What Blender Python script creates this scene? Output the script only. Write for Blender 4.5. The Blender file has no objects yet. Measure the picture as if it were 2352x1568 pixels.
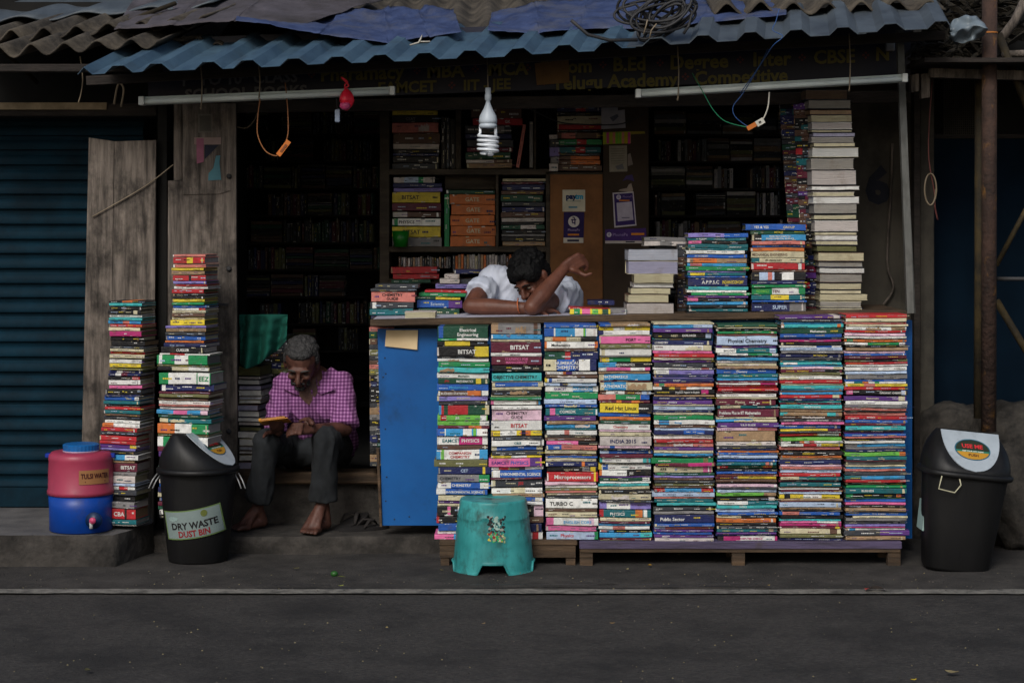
import bpy, math, random, re
from mathutils import Vector, Matrix, noise
R = math.radians
SC = bpy.context.scene
rnd = random.Random(7)

# ------------------------------------------------------------------ camera, sky, sun, exposure
D0 = 8.8            # metres from the lens to the counter front (y = 0)
K = 520.0           # picture units per metre at that distance (picture 2352 wide)
EYE = 1.54
cam_d = bpy.data.cameras.new("camera")
cam = bpy.data.objects.new("camera", cam_d)
SC.collection.objects.link(cam)
cam.location = (0, -D0, EYE)
cam.rotation_euler = (R(90), 0, 0)
cam_d.sensor_width = 36
cam_d.lens = 36 * D0 / (2352 / K)
cam_d.shift_y = -(784 - 500) / 2352
cam_d.clip_end = 500
SC.camera = cam

SUN_EL, SUN_AZ = 38, 18      # soft light over the viewer's left shoulder
world = bpy.data.worlds.new("World")
SC.world = world
world.use_nodes = True
nt = world.node_tree
sky = nt.nodes.new("ShaderNodeTexSky")
sky.sky_type = 'NISHITA'
sky.sun_disc = False
sky.sun_elevation = R(SUN_EL)
sky.sun_rotation = R(180 + SUN_AZ)
sky.dust_density = 3.0
sky.air_density = 1.0
nt.links.new(sky.outputs[0], nt.nodes["Background"].inputs[0])
nt.nodes["Background"].inputs[1].default_value = 0.05
sun_d = bpy.data.lights.new("sun", 'SUN')
sun_d.energy = 1.0
sun_d.angle = R(22)
sun_d.color = (1.0, 0.985, 0.95)
sun = bpy.data.objects.new("sun", sun_d)
SC.collection.objects.link(sun)
sdir = Vector((-math.sin(R(SUN_AZ)) * math.cos(R(SUN_EL)), -math.cos(R(SUN_AZ)) * math.cos(R(SUN_EL)), math.sin(R(SUN_EL))))
sun.rotation_euler = sdir.to_track_quat('Z', 'Y').to_euler()
sun.location = sdir * 12
SC.view_settings.view_transform = 'Standard'
SC.view_settings.look = 'None'
SC.view_settings.exposure = 1.1
SC.view_settings.gamma = 1

# ------------------------------------------------------------------ helpers
def P(px, py, Y):
    d = (D0 + Y) / D0 / K
    return Vector(((px - 1176) * d, Y, EYE + (500 - py) * d))
def S(n, Y=0.0):                       # length of n picture units at depth Y
    return n * (D0 + Y) / D0 / K
def lin(c):
    return tuple((x / 255 / 12.92 if x <= 10 else ((x / 255 + .055) / 1.055) ** 2.4) for x in c)
ORG = {}
def link(o):
    SC.collection.objects.link(o)
    return o
def tag(o, label=None, cat=None, group=None, kind=None):
    if label: o["label"] = label
    if cat: o["category"] = cat
    if group: o["group"] = group
    if kind: o["kind"] = kind
    return o
def thing(name, label, cat, loc, group=None, rz=0):
    o = link(bpy.data.objects.new(name, None))
    o.location = loc
    o.empty_display_size = .05
    ORG[o.name] = Vector(loc)
    return tag(o, label, cat, group)

class MB:
    """collects polygons (with a colour each) for ONE mesh object"""
    def __init__(s, M=None):
        s.v, s.f, s.c, s.sm = [], [], [], []
        s.M = M
        s.col = (1, 1, 1)
    def add(s, vs, fs, col=None, smooth=False, M=None):
        n = len(s.v)
        m = M if M is not None else s.M
        s.v += [(m @ Vector(p)) if m is not None else Vector(p) for p in vs]
        c = col or s.col
        for f in fs:
            s.f.append([i + n for i in f]); s.c.append(c); s.sm.append(smooth)
        return s
    def box(s, x0, x1, y0, y1, z0, z1, col=None, M=None, bev=0):
        if bev:
            b = bev
            vs = []
            for z, e in ((z0, b), (z0 + b, 0), (z1 - b, 0), (z1, b)):
                for (x, y) in ((x0 + b + e, y0 + e), (x1 - b - e, y0 + e), (x1 - e, y0 + b + e), (x1 - e, y1 - b - e), (x1 - b - e, y1 - e), (x0 + b + e, y1 - e), (x0 + e, y1 - b - e), (x0 + e, y0 + b + e)):
                    vs.append((x, y, z))
            fs = [list(range(7, -1, -1)), list(range(24, 32))]
            for k in range(3):
                for i in range(8):
                    j = (i + 1) % 8
                    fs.append([k * 8 + i, k * 8 + j, k * 8 + 8 + j, k * 8 + 8 + i])
            return s.add(vs, fs, col, False, M)
        vs = [(x, y, z) for z in (z0, z1) for (x, y) in ((x0, y0), (x1, y0), (x1, y1), (x0, y1))]
        return s.add(vs, [[3, 2, 1, 0], [4, 5, 6, 7], [0, 1, 5, 4], [1, 2, 6, 5], [2, 3, 7, 6], [3, 0, 4, 7]], col, False, M)
    def bar(s, a, b, w, h, col=None, up=(0, 0, 1)):
        a, b = Vector(a), Vector(b)
        d = (b - a); L = d.length; d.normalize()
        x = d.cross(Vector(up)).normalized(); z = x.cross(d)
        M = Matrix((x.to_4d(), d.to_4d(), z.to_4d(), (0, 0, 0, 1))).transposed()
        M = Matrix.Translation(a) @ Matrix([[x[0], d[0], z[0], 0], [x[1], d[1], z[1], 0], [x[2], d[2], z[2], 0], [0, 0, 0, 1]])
        if s.M is not None: M = s.M @ M
        return s.box(-w / 2, w / 2, 0, L, -h / 2, h / 2, col, M)
    def tube(s, pts, r, n=8, col=None, cap=True, flat=1.0):
        pts = [Vector(p) for p in pts]
        rs = r if isinstance(r, (list, tuple)) else [r] * len(pts)
        vs, fs = [], []
        prev = None
        for i, p in enumerate(pts):
            a = pts[max(i - 1, 0)]; b = pts[min(i + 1, len(pts) - 1)]
            t = (b - a).normalized()
            if prev is None:
                u = t.cross(Vector((0, 0, 1)))
                if u.length < .1: u = t.cross(Vector((0, 1, 0)))
            else:
                u = prev - t * prev.dot(t)
            u.normalize(); prev = u
            w = t.cross(u)
            for k in range(n):
                an = 2 * math.pi * k / n
                vs.append(p + (u * math.cos(an) + w * math.sin(an) * flat) * rs[i])
        for i in range(len(pts) - 1):
            for k in range(n):
                k2 = (k + 1) % n
                fs.append([i * n + k, i * n + k2, (i + 1) * n + k2, (i + 1) * n + k])
        if cap:
            fs.append(list(range(n - 1, -1, -1))); fs.append([(len(pts) - 1) * n + k for k in range(n)])
        return s.add(vs, fs, col, True)
    def lathe(s, prof, c=(0, 0, 0), n=32, col=None, ex=2.0, sx=1, sy=1, cols=None, cap=True):
        c = Vector(c); vs, fs = [], []
        for (r, z) in prof:
            for k in range(n):
                a = 2 * math.pi * k / n
                ca, sa = math.cos(a), math.sin(a)
                q = (abs(ca) ** ex + abs(sa) ** ex) ** (-1 / ex)
                vs.append(c + Vector((r * q * ca * sx, r * q * sa * sy, z)))
        for i in range(len(prof) - 1):
            ff = []
            for k in range(n):
                k2 = (k + 1) % n
                ff.append([i * n + k, i * n + k2, (i + 1) * n + k2, (i + 1) * n + k])
            fs.append(ff)
        base = len(s.v)
        s.add(vs, [], col)
        for i, ff in enumerate(fs):
            for f in ff:
                s.f.append([j + base for j in f]); s.c.append((cols[i] if cols else col) or s.col); s.sm.append(True)
        if cap:
            s.f.append([base + k for k in range(n - 1, -1, -1)]); s.c.append((cols[0] if cols else col) or s.col); s.sm.append(False)
            m = base + (len(prof) - 1) * n
            s.f.append([m + k for k in range(n)]); s.c.append((cols[-1] if cols else col) or s.col); s.sm.append(False)
        return s
    def ell(s, c, r, M=None, n=14, m=10, col=None):
        c = Vector(c)
        if not isinstance(r, (tuple, list)): r = (r, r, r)
        vs, fs = [], []
        for i in range(m + 1):
            t = math.pi * i / m
            for k in range(n):
                a = 2 * math.pi * k / n
                p = Vector((r[0] * math.sin(t) * math.cos(a), r[1] * math.sin(t) * math.sin(a), r[2] * math.cos(t)))
                if M is not None: p = M @ p
                vs.append(c + p)
        for i in range(m):
            for k in range(n):
                k2 = (k + 1) % n
                fs.append([i * n + k, (i + 1) * n + k, (i + 1) * n + k2, i * n + k2])
        return s.add(vs, fs, col, True)
    def cap(s, a, b, ra, rb, n=12, col=None):      # tapered capsule
        a, b = Vector(a), Vector(b)
        d = (b - a); L = d.length
        if L < 1e-6: return s.ell(a, ra)
        t = d / L
        pts, rs = [], []
        for q in (-1, -.92, -.7, -.38, 0):
            pts.append(a + t * ra * q); rs.append(max(ra * math.sqrt(max(0, 1 - q * q)), 1e-4))
        for q in (0, .38, .7, .92, 1):
            pts.append(b + t * rb * q); rs.append(max(rb * math.sqrt(max(0, 1 - q * q)), 1e-4))
        return s.tube(pts, rs, n, col)
    def chain(s, pts, n=12):
        for (a, ra), (b, rb) in zip(pts[:-1], pts[1:]):
            s.cap(a, b, ra, rb, n)
        return s
    def prism(s, prof, y0, y1, col=None, M=None, smooth=False):      # (x, z) outline, counter-clockwise seen from -y
        n = len(prof)
        vs = [(x, y0, z) for x, z in prof] + [(x, y1, z) for x, z in prof]
        fs = [list(range(n)), list(range(2 * n - 1, n - 1, -1))]
        for i in range(n):
            j = (i + 1) % n
            fs.append([j, i, i + n, j + n])
        return s.add(vs, fs, col, smooth, M)
    def grid(s, fn, nu, nv, col=None, smooth=True):
        vs = [fn(i / nu, j / nv) for j in range(nv + 1) for i in range(nu + 1)]
        w = nu + 1
        return s.add(vs, [[j * w + i, j * w + i + 1, (j + 1) * w + i + 1, (j + 1) * w + i] for j in range(nv) for i in range(nu)], col, smooth)
    def text(s, body, fn, size, col, bold=.0, sx=1.0, align='C'):
        """flat lettering; fn(u, v) -> point on the carrying surface"""
        vs, fs, w = glyphs(body, bold)
        off = {'C': -w / 2, 'L': 0, 'R': -w}[align]
        return s.add([fn((x + off) * size * sx, (y - .35) * size) for x, y in vs], fs, col)
    def mesh(s, name, off=None):
        me = bpy.data.meshes.new(name)
        off = off or Vector((0, 0, 0))
        me.from_pydata([p - off for p in s.v], [], s.f)
        at = me.color_attributes.new("col", 'FLOAT_COLOR', 'CORNER')
        buf = []
        for f, c in zip(s.f, s.c):
            buf += [c[0], c[1], c[2], 1.0] * len(f)
        if me.loops and len(buf) == len(me.loops) * 4: at.data.foreach_set("color", buf)
        me.polygons.foreach_set("use_smooth", s.sm)
        return me
    def build(s, name, mat, parent=None, origin=None):
        if parent is not None:
            off = ORG[parent.name]
        else:
            if origin is None:
                xs = [p.x for p in s.v]; ys = [p.y for p in s.v]; zs = [p.z for p in s.v]
                origin = Vector(((min(xs) + max(xs)) / 2, (min(ys) + max(ys)) / 2, min(zs)))
            off = Vector(origin)
        me = s.mesh(name, off)
        o = link(bpy.data.objects.new(name, me))
        me.materials.append(mat)
        if parent is not None: o.parent = parent
        else: o.location = off
        ORG[o.name] = off
        return o

_GL = {}
def glyphs(body, bold=0.0):
    k = (body, bold)
    if k not in _GL:
        cu = bpy.data.curves.new("t", 'FONT')
        cu.body = body.split('\n')[0] if False else body
        cu.size = 1; cu.resolution_u = 2; cu.offset = bold; cu.fill_mode = 'FRONT'
        o = bpy.data.objects.new("t", cu)
        me = o.to_mesh()
        vs = [(v.co.x, v.co.y) for v in me.vertices]
        fs = [list(p.vertices) for p in me.polygons]
        o.to_mesh_clear()
        bpy.data.objects.remove(o); bpy.data.curves.remove(cu)
        w = max([v[0] for v in vs] or [0])
        # faces must look towards -y when (u, v) -> (x, z)
        fixed = []
        for f in fs:
            a = sum(vs[f[i]][0] * vs[f[(i + 1) % len(f)]][1] - vs[f[(i + 1) % len(f)]][0] * vs[f[i]][1] for i in range(len(f)))
            fixed.append(f if a > 0 else f[::-1])
        _GL[k] = (vs, fixed, w)
    return _GL[k]

def mod(o, typ, **kw):
    m = o.modifiers.new(typ.lower(), typ)
    for k, v in kw.items(): setattr(m, k, v)
    return m
def organic(mb, name, mat, parent=None, voxel=.006, smooth=4, disp=None, origin=None):
    """fuse the collected shapes into one continuous skin; disp(co, no) -> offset along the normal"""
    off = ORG[parent.name] if parent is not None else Vector(origin)
    me = bpy.data.meshes.new("tmp")
    me.from_pydata([p - off for p in mb.v], [], mb.f)
    t = link(bpy.data.objects.new("tmp", me))
    mod(t, 'REMESH', mode='VOXEL', voxel_size=voxel)
    if smooth: mod(t, 'SMOOTH', factor=.5, iterations=smooth)
    dg = bpy.context.evaluated_depsgraph_get()
    me2 = bpy.data.meshes.new_from_object(t.evaluated_get(dg))
    bpy.data.objects.remove(t); bpy.data.meshes.remove(me)
    me2.name = name
    if disp:
        ns = [v.normal.copy() for v in me2.vertices]
        for v, n in zip(me2.vertices, ns):
            v.co += n * disp(v.co + off, n)
    for p in me2.polygons: p.use_smooth = True
    me2.materials.clear(); me2.materials.append(mat)
    o = link(bpy.data.objects.new(name, me2))
    if parent is not None: o.parent = parent
    else: o.location = off
    ORG[o.name] = off
    return o

# ------------------------------------------------------------------ procedural materials
def mat(name, c1, c2=None, scale=6, rough=.7, bump=.15, stretch=(1, 1, 1), metal=0, spec=.3, grime=None, gscale=3, gamt=.5, glo=.5, attr=False, bscale=None, detail=6, wave=None, trans=0):
    m = bpy.data.materials.new(name); m.use_nodes = True
    t = m.node_tree; N = t.nodes; Lk = t.links.new
    b = N["Principled BSDF"]
    b.inputs["Roughness"].default_value = rough
    b.inputs["Metallic"].default_value = metal
    b.inputs["Specular IOR Level"].default_value = spec
    if trans: b.inputs["Transmission Weight"].default_value = trans
    tc = N.new("ShaderNodeTexCoord"); mp = N.new("ShaderNodeMapping")
    mp.inputs["Scale"].default_value = stretch
    geo = N.new("ShaderNodeNewGeometry")
    Lk(geo.outputs["Position"], mp.inputs[0])
    no = N.new("ShaderNodeTexNoise"); no.inputs["Scale"].default_value = scale; no.inputs["Detail"].default_value = detail
    no.inputs["Roughness"].default_value = .65
    Lk(mp.outputs[0], no.inputs[0])
    rp = N.new("ShaderNodeValToRGB")
    rp.color_ramp.elements[0].position = .3; rp.color_ramp.elements[1].position = .7
    Lk(no.outputs[0], rp.inputs[0])
    if attr:
        at = N.new("ShaderNodeAttribute"); at.attribute_name = "col"
        rp.color_ramp.elements[0].color = (*[c1] * 3, 1); rp.color_ramp.elements[1].color = (1, 1, 1, 1)
        mx = N.new("ShaderNodeMix"); mx.data_type = 'RGBA'; mx.blend_type = 'MULTIPLY'; mx.inputs[0].default_value = 1
        Lk(at.outputs["Color"], mx.inputs[6]); Lk(rp.outputs[0], mx.inputs[7])
        out = mx.outputs[2]
    else:
        rp.color_ramp.elements[0].color = (*lin(c1), 1); rp.color_ramp.elements[1].color = (*lin(c2 or c1), 1)
        out = rp.outputs[0]
    if grime:
        g = N.new("ShaderNodeTexNoise"); g.inputs["Scale"].default_value = gscale; g.inputs["Detail"].default_value = 8; g.inputs["Roughness"].default_value = .7
        mp2 = N.new("ShaderNodeMapping"); mp2.inputs["Location"].default_value = (3.3, 1.7, 5.1); mp2.inputs["Scale"].default_value = (1, 1, .7)
        Lk(geo.outputs["Position"], mp2.inputs[0]); Lk(mp2.outputs[0], g.inputs[0])
        gr = N.new("ShaderNodeMapRange"); gr.inputs[1].default_value = glo; gr.inputs[2].default_value = glo + .18; gr.inputs[4].default_value = gamt
        Lk(g.outputs[0], gr.inputs[0])
        mg = N.new("ShaderNodeMix"); mg.data_type = 'RGBA'
        Lk(gr.outputs[0], mg.inputs[0]); Lk(out, mg.inputs[6]); mg.inputs[7].default_value = (*lin(grime), 1)
        out = mg.outputs[2]
    Lk(out, b.inputs["Base Color"])
    if bump:
        bn = N.new("ShaderNodeTexNoise"); bn.inputs["Scale"].default_value = bscale or scale * 4; bn.inputs["Detail"].default_value = 6
        Lk(mp.outputs[0], bn.inputs[0])
        bp = N.new("ShaderNodeBump"); bp.inputs["Strength"].default_value = bump; bp.inputs["Distance"].default_value = .01
        Lk(bn.outputs[0], bp.inputs["Height"]); Lk(bp.outputs[0], b.inputs["Normal"])
    return m
M = {}
M['cover'] = mat('book_cover', .66, scale=26, rough=.5, bump=.25, attr=True, spec=.3, grime=(74, 66, 54), gscale=22, gamt=.5, glo=.54)
M['oldcover'] = M['cover']
M['paint'] = mat('painted_surface', .8, scale=5, rough=.5, bump=.05, attr=True)
M['matte'] = mat('matte_surface', .6, scale=9, rough=.85, bump=.15, attr=True)
M['plastic'] = mat('coloured_plastic', .8, scale=9, rough=.42, bump=.06, attr=True, spec=.35, grime=(60, 56, 52), gscale=9, gamt=.35, glo=.55)
M['pages'] = mat('page_edges', .62, scale=5, rough=.9, bump=.5, stretch=(3, 3, 160), bscale=4, attr=True, grime=(104, 88, 64), gscale=11, gamt=.5, glo=.55)
M['asphalt'] = mat('asphalt', (31, 30, 30), (68, 65, 62), scale=95, rough=.92, bump=1, bscale=150, stretch=(.5, 1.3, 1), grime=(27, 26, 26), gscale=2.6, gamt=.75, glo=.46)
M['dirt'] = mat('dusty_concrete', (38, 36, 34), (62, 59, 56), scale=7, rough=.95, bump=.5, bscale=90, grime=(27, 26, 25), gscale=3, gamt=.6, glo=.45)
M['concrete'] = mat('old_concrete', (32, 30, 28), (70, 66, 62), scale=9, rough=.95, bump=.9, bscale=30, grime=(30, 29, 27), gscale=5, gamt=.8, glo=.5)
M['slabtop'] = mat('worn_slab', (66, 65, 66), (96, 94, 93), scale=6, rough=.9, bump=.3, bscale=60)
M['rock'] = mat('rough_rock', (26, 25, 23), (66, 62, 57), scale=14, rough=.95, bump=1, bscale=24, grime=(24, 23, 22), gscale=9, gamt=.8, glo=.5)
M['wood'] = mat('weathered_board', (46, 41, 37), (122, 112, 103), scale=7, rough=.85, bump=.5, stretch=(6, 6, .5), grime=(28, 25, 22), gscale=6, gamt=.85, glo=.47)
M['wood2'] = mat('brown_timber', (36, 28, 21), (88, 70, 52), scale=5, rough=.8, bump=.5, stretch=(.6, 6, 6), grime=(36, 30, 24), gscale=7, gamt=.6, glo=.5)
M['shelfwood'] = mat('shelf_timber', (42, 37, 31), (78, 70, 60), scale=5, rough=.85, bump=.3, stretch=(1, 5, 5))
M['darkwood'] = mat('dark_timber', (24, 21, 19), (46, 40, 36), scale=6, rough=.85, bump=.4, stretch=(1, 5, 5))
M['purplewood'] = mat('purple_paint_bench', (54, 48, 62), (84, 74, 104), scale=5, rough=.75, bump=.4, stretch=(.7, 5, 5), grime=(62, 54, 46), gscale=6, gamt=.9, glo=.55)
M['ply'] = mat('brown_board', (100, 66, 38), (132, 90, 54), scale=8, rough=.8, bump=.1, grime=(52, 38, 26), gscale=5, gamt=.7, glo=.6)
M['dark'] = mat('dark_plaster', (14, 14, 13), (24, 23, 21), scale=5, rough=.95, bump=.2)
M['wall'] = mat('stained_wall', (50, 47, 42), (74, 70, 62), scale=3, rough=.95, bump=.3, grime=(28, 27, 25), gscale=3, gamt=.8, glo=.48)
M['shutter'] = mat('teal_shutter_paint', (3, 24, 34), (5, 38, 52), scale=6, rough=.75, bump=.1, spec=.12, grime=(8, 18, 24), gscale=2.5, gamt=.7, glo=.5)
M['doorblue'] = mat('dark_blue_door', (4, 16, 27), (7, 24, 37), scale=4, rough=.9, bump=.1, spec=.08)
M['bluepanel'] = mat('blue_panel_paint', (0, 68, 128), (2, 84, 150), scale=3, rough=.5, bump=.1, grime=(6, 46, 78), gscale=4, gamt=.8, glo=.54)
M['tin'] = mat('blue_grey_sheet', (40, 60, 78), (68, 92, 108), scale=3, rough=.5, bump=.12, stretch=(3, 1, 1), grime=(44, 50, 54), gscale=6, gamt=.6, glo=.52)
M['greytin'] = mat('grey_sheet', (52, 58, 64), (78, 86, 92), scale=3, rough=.5, bump=.12, stretch=(3, 1, 1), grime=(40, 42, 44), gscale=6, gamt=.6, glo=.52)
M['asbestos'] = mat('cement_sheet', (34, 31, 28), (84, 77, 67), scale=8, rough=.95, bump=.8, grime=(28, 26, 23), gscale=8, gamt=.7, glo=.5)
M['tarp'] = mat('blue_tarpaulin', (26, 38, 70), (58, 72, 108), scale=9, rough=.75, bump=1, bscale=18, grime=(74, 76, 86), gscale=5, gamt=.75, glo=.48)
M['tarpbrown'] = mat('dusty_sheet', (54, 50, 52), (78, 74, 80), scale=6, rough=.85, bump=.5, grime=(42, 38, 36), gscale=5, gamt=.7, glo=.5)
M['alu'] = mat('aluminium', (120, 122, 124), (165, 166, 166), scale=6, rough=.45, bump=.1, metal=.3)
M['batten'] = mat('lamp_batten', (140, 152, 150), (172, 184, 182), scale=6, rough=.4, bump=.05, stretch=(.5, 3, 3), grime=(120, 116, 104), gscale=20, gamt=.4, glo=.55)
M['rust'] = mat('rusty_pole', (34, 26, 23), (66, 48, 40), scale=14, rough=.85, bump=.6, grime=(128, 90, 34), gscale=15, gamt=.8, glo=.57)
M['bamboo'] = mat('old_yellow_pole', (26, 23, 17), (66, 54, 28), scale=12, rough=.8, bump=.4, grime=(24, 21, 17), gscale=8, gamt=.8, glo=.48)
M['rubber'] = mat('black_cable', (24, 24, 25), (48, 48, 50), scale=12, rough=.6, bump=.1)
M['black'] = mat('black_bin_plastic', (9, 9, 9), (20, 20, 21), scale=9, rough=.5, bump=.12, stretch=(1, 1, .25), spec=.28, grime=(34, 33, 31), gscale=7, gamt=.5, glo=.55)
M['skin'] = mat('brown_skin', (74, 44, 34), (100, 62, 48), scale=12, rough=.5, bump=.15, bscale=60)
M['skin2'] = mat('dark_skin', (52, 32, 26), (92, 60, 50), scale=12, rough=.55, bump=.2, bscale=60)
M['hair'] = mat('black_hair', (4, 4, 5), (11, 11, 12), scale=60, rough=.7, bump=.6, bscale=90, spec=.15)
M['greyhair'] = mat('grey_hair', (14, 14, 15), (66, 65, 65), scale=60, rough=.7, bump=1, bscale=120)
M['tee'] = mat('pale_shirt', (164, 172, 190), (192, 198, 212), scale=5, rough=.9, bump=.35, bscale=14)
M['trouser'] = mat('dark_trousers', (19, 21, 23), (37, 40, 43), scale=9, rough=.95, bump=.3)
M['greencloth'] = mat('green_cloth', (4, 58, 50), (8, 84, 70), scale=4, rough=.9, bump=.3)
M['stool'] = mat('teal_stool_plastic', (26, 104, 104), (62, 150, 150), scale=7, rough=.42, bump=.06, stretch=(1, 1, .35), grime=(36, 62, 56), gscale=12, gamt=.85, glo=.5)
M['glass'] = mat('white_lamp_glass', (196, 202, 210), (214, 220, 226), scale=3, rough=.2, bump=0, spec=.6)
M['post'] = mat('dull_metal', (66, 68, 66), (98, 98, 94), scale=8, rough=.6, bump=.1, stretch=(3, 3, .4), grime=(50, 48, 44), gscale=9, gamt=.7, glo=.5)
M['mud'] = mat('dark_debris', (14, 13, 11), (44, 39, 30), scale=30, rough=.95, bump=.8)
M['redbag'] = mat('red_plastic_bag', (190, 14, 26), (225, 40, 66), scale=5, rough=.3, bump=.2)
M['plasticbag'] = mat('grey_plastic_sheet', (74, 84, 92), (118, 130, 138), scale=5, rough=.35, bump=.3)
M['line'] = mat('worn_road_paint', (74, 72, 68), (128, 125, 118), scale=26, rough=.9, bump=.3, grime=(46, 45, 44), gscale=7, gamt=.95, glo=.5)
# ------------------------------------------------------------------ books
PAL = {'w': ((222, 222, 216), 'white'), 'c': ((200, 190, 150), 'cream'), 'p': ((222, 180, 200), 'pale pink'), 'k': ((20, 20, 24), 'black'),
 'n': ((22, 32, 92), 'navy'), 'b': ((18, 84, 186), 'blue'), 's': ((36, 148, 214), 'sky blue'), 't': ((8, 106, 116), 'teal'), 'g': ((14, 146, 76), 'green'),
 'G': ((16, 78, 54), 'dark green'), 'l': ((104, 196, 60), 'lime green'), 'y': ((232, 202, 28), 'yellow'), 'o': ((222, 108, 34), 'orange'),
 'r': ((200, 28, 36), 'red'), 'R': ((104, 22, 48), 'maroon'), 'm': ((196, 26, 112), 'magenta'), 'P': ((222, 88, 150), 'pink'), 'v': ((88, 40, 132), 'purple'),
 'V': ((126, 112, 196), 'lilac'), 'e': ((124, 122, 122), 'grey'), 'E': ((52, 56, 64), 'dark grey'), 'N': ((98, 66, 50), 'brown'), 'T': ((160, 126, 88), 'tan'),
 'a': ((44, 184, 186), 'aqua'), 'i': ((206, 108, 96), 'salmon'), 'u': ((166, 190, 222), 'pale blue'), 'O': ((112, 112, 62), 'olive'), 'q': ((196, 186, 180), 'beige')}
def faded(c):
    m = sum(c) / 3
    return tuple(x * .79 + m * .21 for x in c)
LP = {k: lin(faded(v[0])) for k, v in PAL.items()}
DARKC = set('kbnGrRmvEtNgbO')
SAFE = set('MATHEMATICS PHYSICS CHEMISTRY BIOLOGY BOTANY ZOOLOGY SCIENCE GEOGRAPHY HISTORY BUSINESS ECONOMY'.split())
def ordw(n):
    return {1: 'first', 2: 'second', 3: 'third', 4: 'fourth', 5: 'fifth', 6: 'sixth', 7: 'seventh', 8: 'eighth', 9: 'ninth', 10: 'tenth'}.get(n) or '%d%s' % (n, 'th' if 10 < n % 100 < 14 else {1: 'st', 2: 'nd', 3: 'rd'}.get(n % 10, 'th'))
BOOKS = []
def tone(c, k):
    j = 1 + k
    return tuple(min(.9, x * j) for x in c)
def book(M0, L, T, D, base, segs=(), texts=(), torn=False, fore=False, area=0, label='', group='', scrib=True, bend=0.0):
    BOOKS.append(dict(M=M0, L=L, T=T, D=D, base=base, segs=list(segs), texts=list(texts), torn=torn, fore=fore, area=area, label=label, group=group, scrib=scrib, seed=rnd.random(), bend=bend))
def book_mesh(b):
    """returns (cover MB, pages MB) in local space: spine on y=0 looking to -y, x 0..L, z 0..T"""
    rr = random.Random(b['seed'])
    L, T, D = b['L'], b['T'], b['D']
    r = min(.0026, T * .22); th = min(.0018, T * .14)
    k = rr.uniform(-.13, .13)
    base = tone(LP[b['base']], k)
    cov, pg = MB(b['M']), MB(b['M'])
    prof = [(D, 0), (r, 0), (r * .3, r * .3), (0, r), (0, T - r), (r * .3, T - r * .3), (r, T), (D, T), (D, T - th), (th, T - th), (th, th), (D, th)]
    cuts = {0.0, 1.0}
    for a, e, c in b['segs']: cuts |= {a, e}
    cuts |= {i / 8 for i in range(1, 8)}
    cuts = sorted(cuts)
    sag = b['bend']
    Wz = b['M'].to_translation(); ws = round(Wz.y * 3) + (Wz.x // .26) * 7.3
    def zz(x): return .0030 * noise.noise(Vector((x * L * 8 + ws, Wz.z * 7, ws))) if L < .4 and not vert else 0.0
    vert = abs(b['M'][2][0]) > .5
    rag = [rr.uniform(-.0008, .0008) for _ in cuts]
    if b['fore']:
        prof = [(D, 0), (0, 0), (0, th), (D - th, th), (D - th, T - th), (0, T - th), (0, T), (D, T)]
        base = tone(LP[rr.choice('kENEnqcw')], k)
        prof = prof[::-1]
    n = len(prof)
    vs = [(x * L, y + (rag[i] if y < .01 else 0), z + zz(x)) for i, x in enumerate(cuts) for y, z in prof]
    cov.add(vs, [])
    o = len(cov.v) - len(vs)
    for i in range(len(cuts) - 1):
        mid = (cuts[i] + cuts[i + 1]) / 2
        c = base
        for a, e, cc in b['segs']:
            if a <= mid <= e: c = tone(LP[cc], k)
        for j in range(n):
            j2 = (j + 1) % n
            cov.f.append([o + i * n + j2, o + i * n + j, o + (i + 1) * n + j, o + (i + 1) * n + j2]); cov.c.append(c); cov.sm.append(False)
    cov.f.append([o + j for j in range(n)]); cov.c.append(base); cov.sm.append(False)
    cov.f.append([o + (len(cuts) - 1) * n + j for j in range(n - 1, -1, -1)]); cov.c.append(base); cov.sm.append(False)
    def fn(u, v): return (u, -.0018, v)
    if not b['fore'] and T > .006:
        usedx = []
        for x, c, tx in b['texts']:
            lines = tx.split('/')
            h = min(.029, T * (.58 if len(lines) == 1 else .78) / len(lines))
            for i, ln in enumerate(lines):
                w = glyphs(ln, .02)[2]
                size = h
                oth = [abs(x - t_[0]) for t_ in b['texts'] if t_[0] != x]
                sx = min(1.0, .95 * L * min([min(x, 1 - x) * 2] + oth) / max(w * size, 1e-5))
                if T < .011: sx = min(1.15, sx)
                cz = T / 2 + (len(lines) - 1) * h / 2 - i * h + zz(x)
                cov.text(ln, lambda u, v, cz=cz, x=x: (x * L + u, -.0018, cz + v), size, LP[c], bold=.02, sx=sx)
                usedx.append((x - w * size * sx / L / 2 - .03, x + w * size * sx / L / 2 + .03))
        if b['scrib']:
            dark = b['base'] in DARKC
            x = rr.uniform(.04, .12)
            while x < .93:
                w = rr.uniform(.04, .2)
                if rr.random() < .62 and not any(x < q and x + w > p for p, q in usedx):
                    inseg = [cc for a, e, cc in b['segs'] if a < x + w / 2 < e]
                    dk = (inseg[0] in DARKC) if inseg else dark
                    c = LP[rr.choice('wwcuy' if dk else 'kEnRvt')]
                    hh = T * rr.uniform(.12, .2)
                    z = T * rr.choice((.5, .5, .36, .64)) - hh / 2 + zz(x + w / 2)
                    u = x * L
                    while u < (x + w) * L:       # little word-sized marks
                        ww = rr.uniform(.0025, .008)
                        cov.add([(u, -.0016, z), (u + ww, -.0016, z), (u + ww, -.0016, z + hh), (u, -.0016, z + hh)], [[0, 1, 2, 3]], c)
                        u += ww + .0018
                x += w + rr.uniform(.02, .14)
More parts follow.
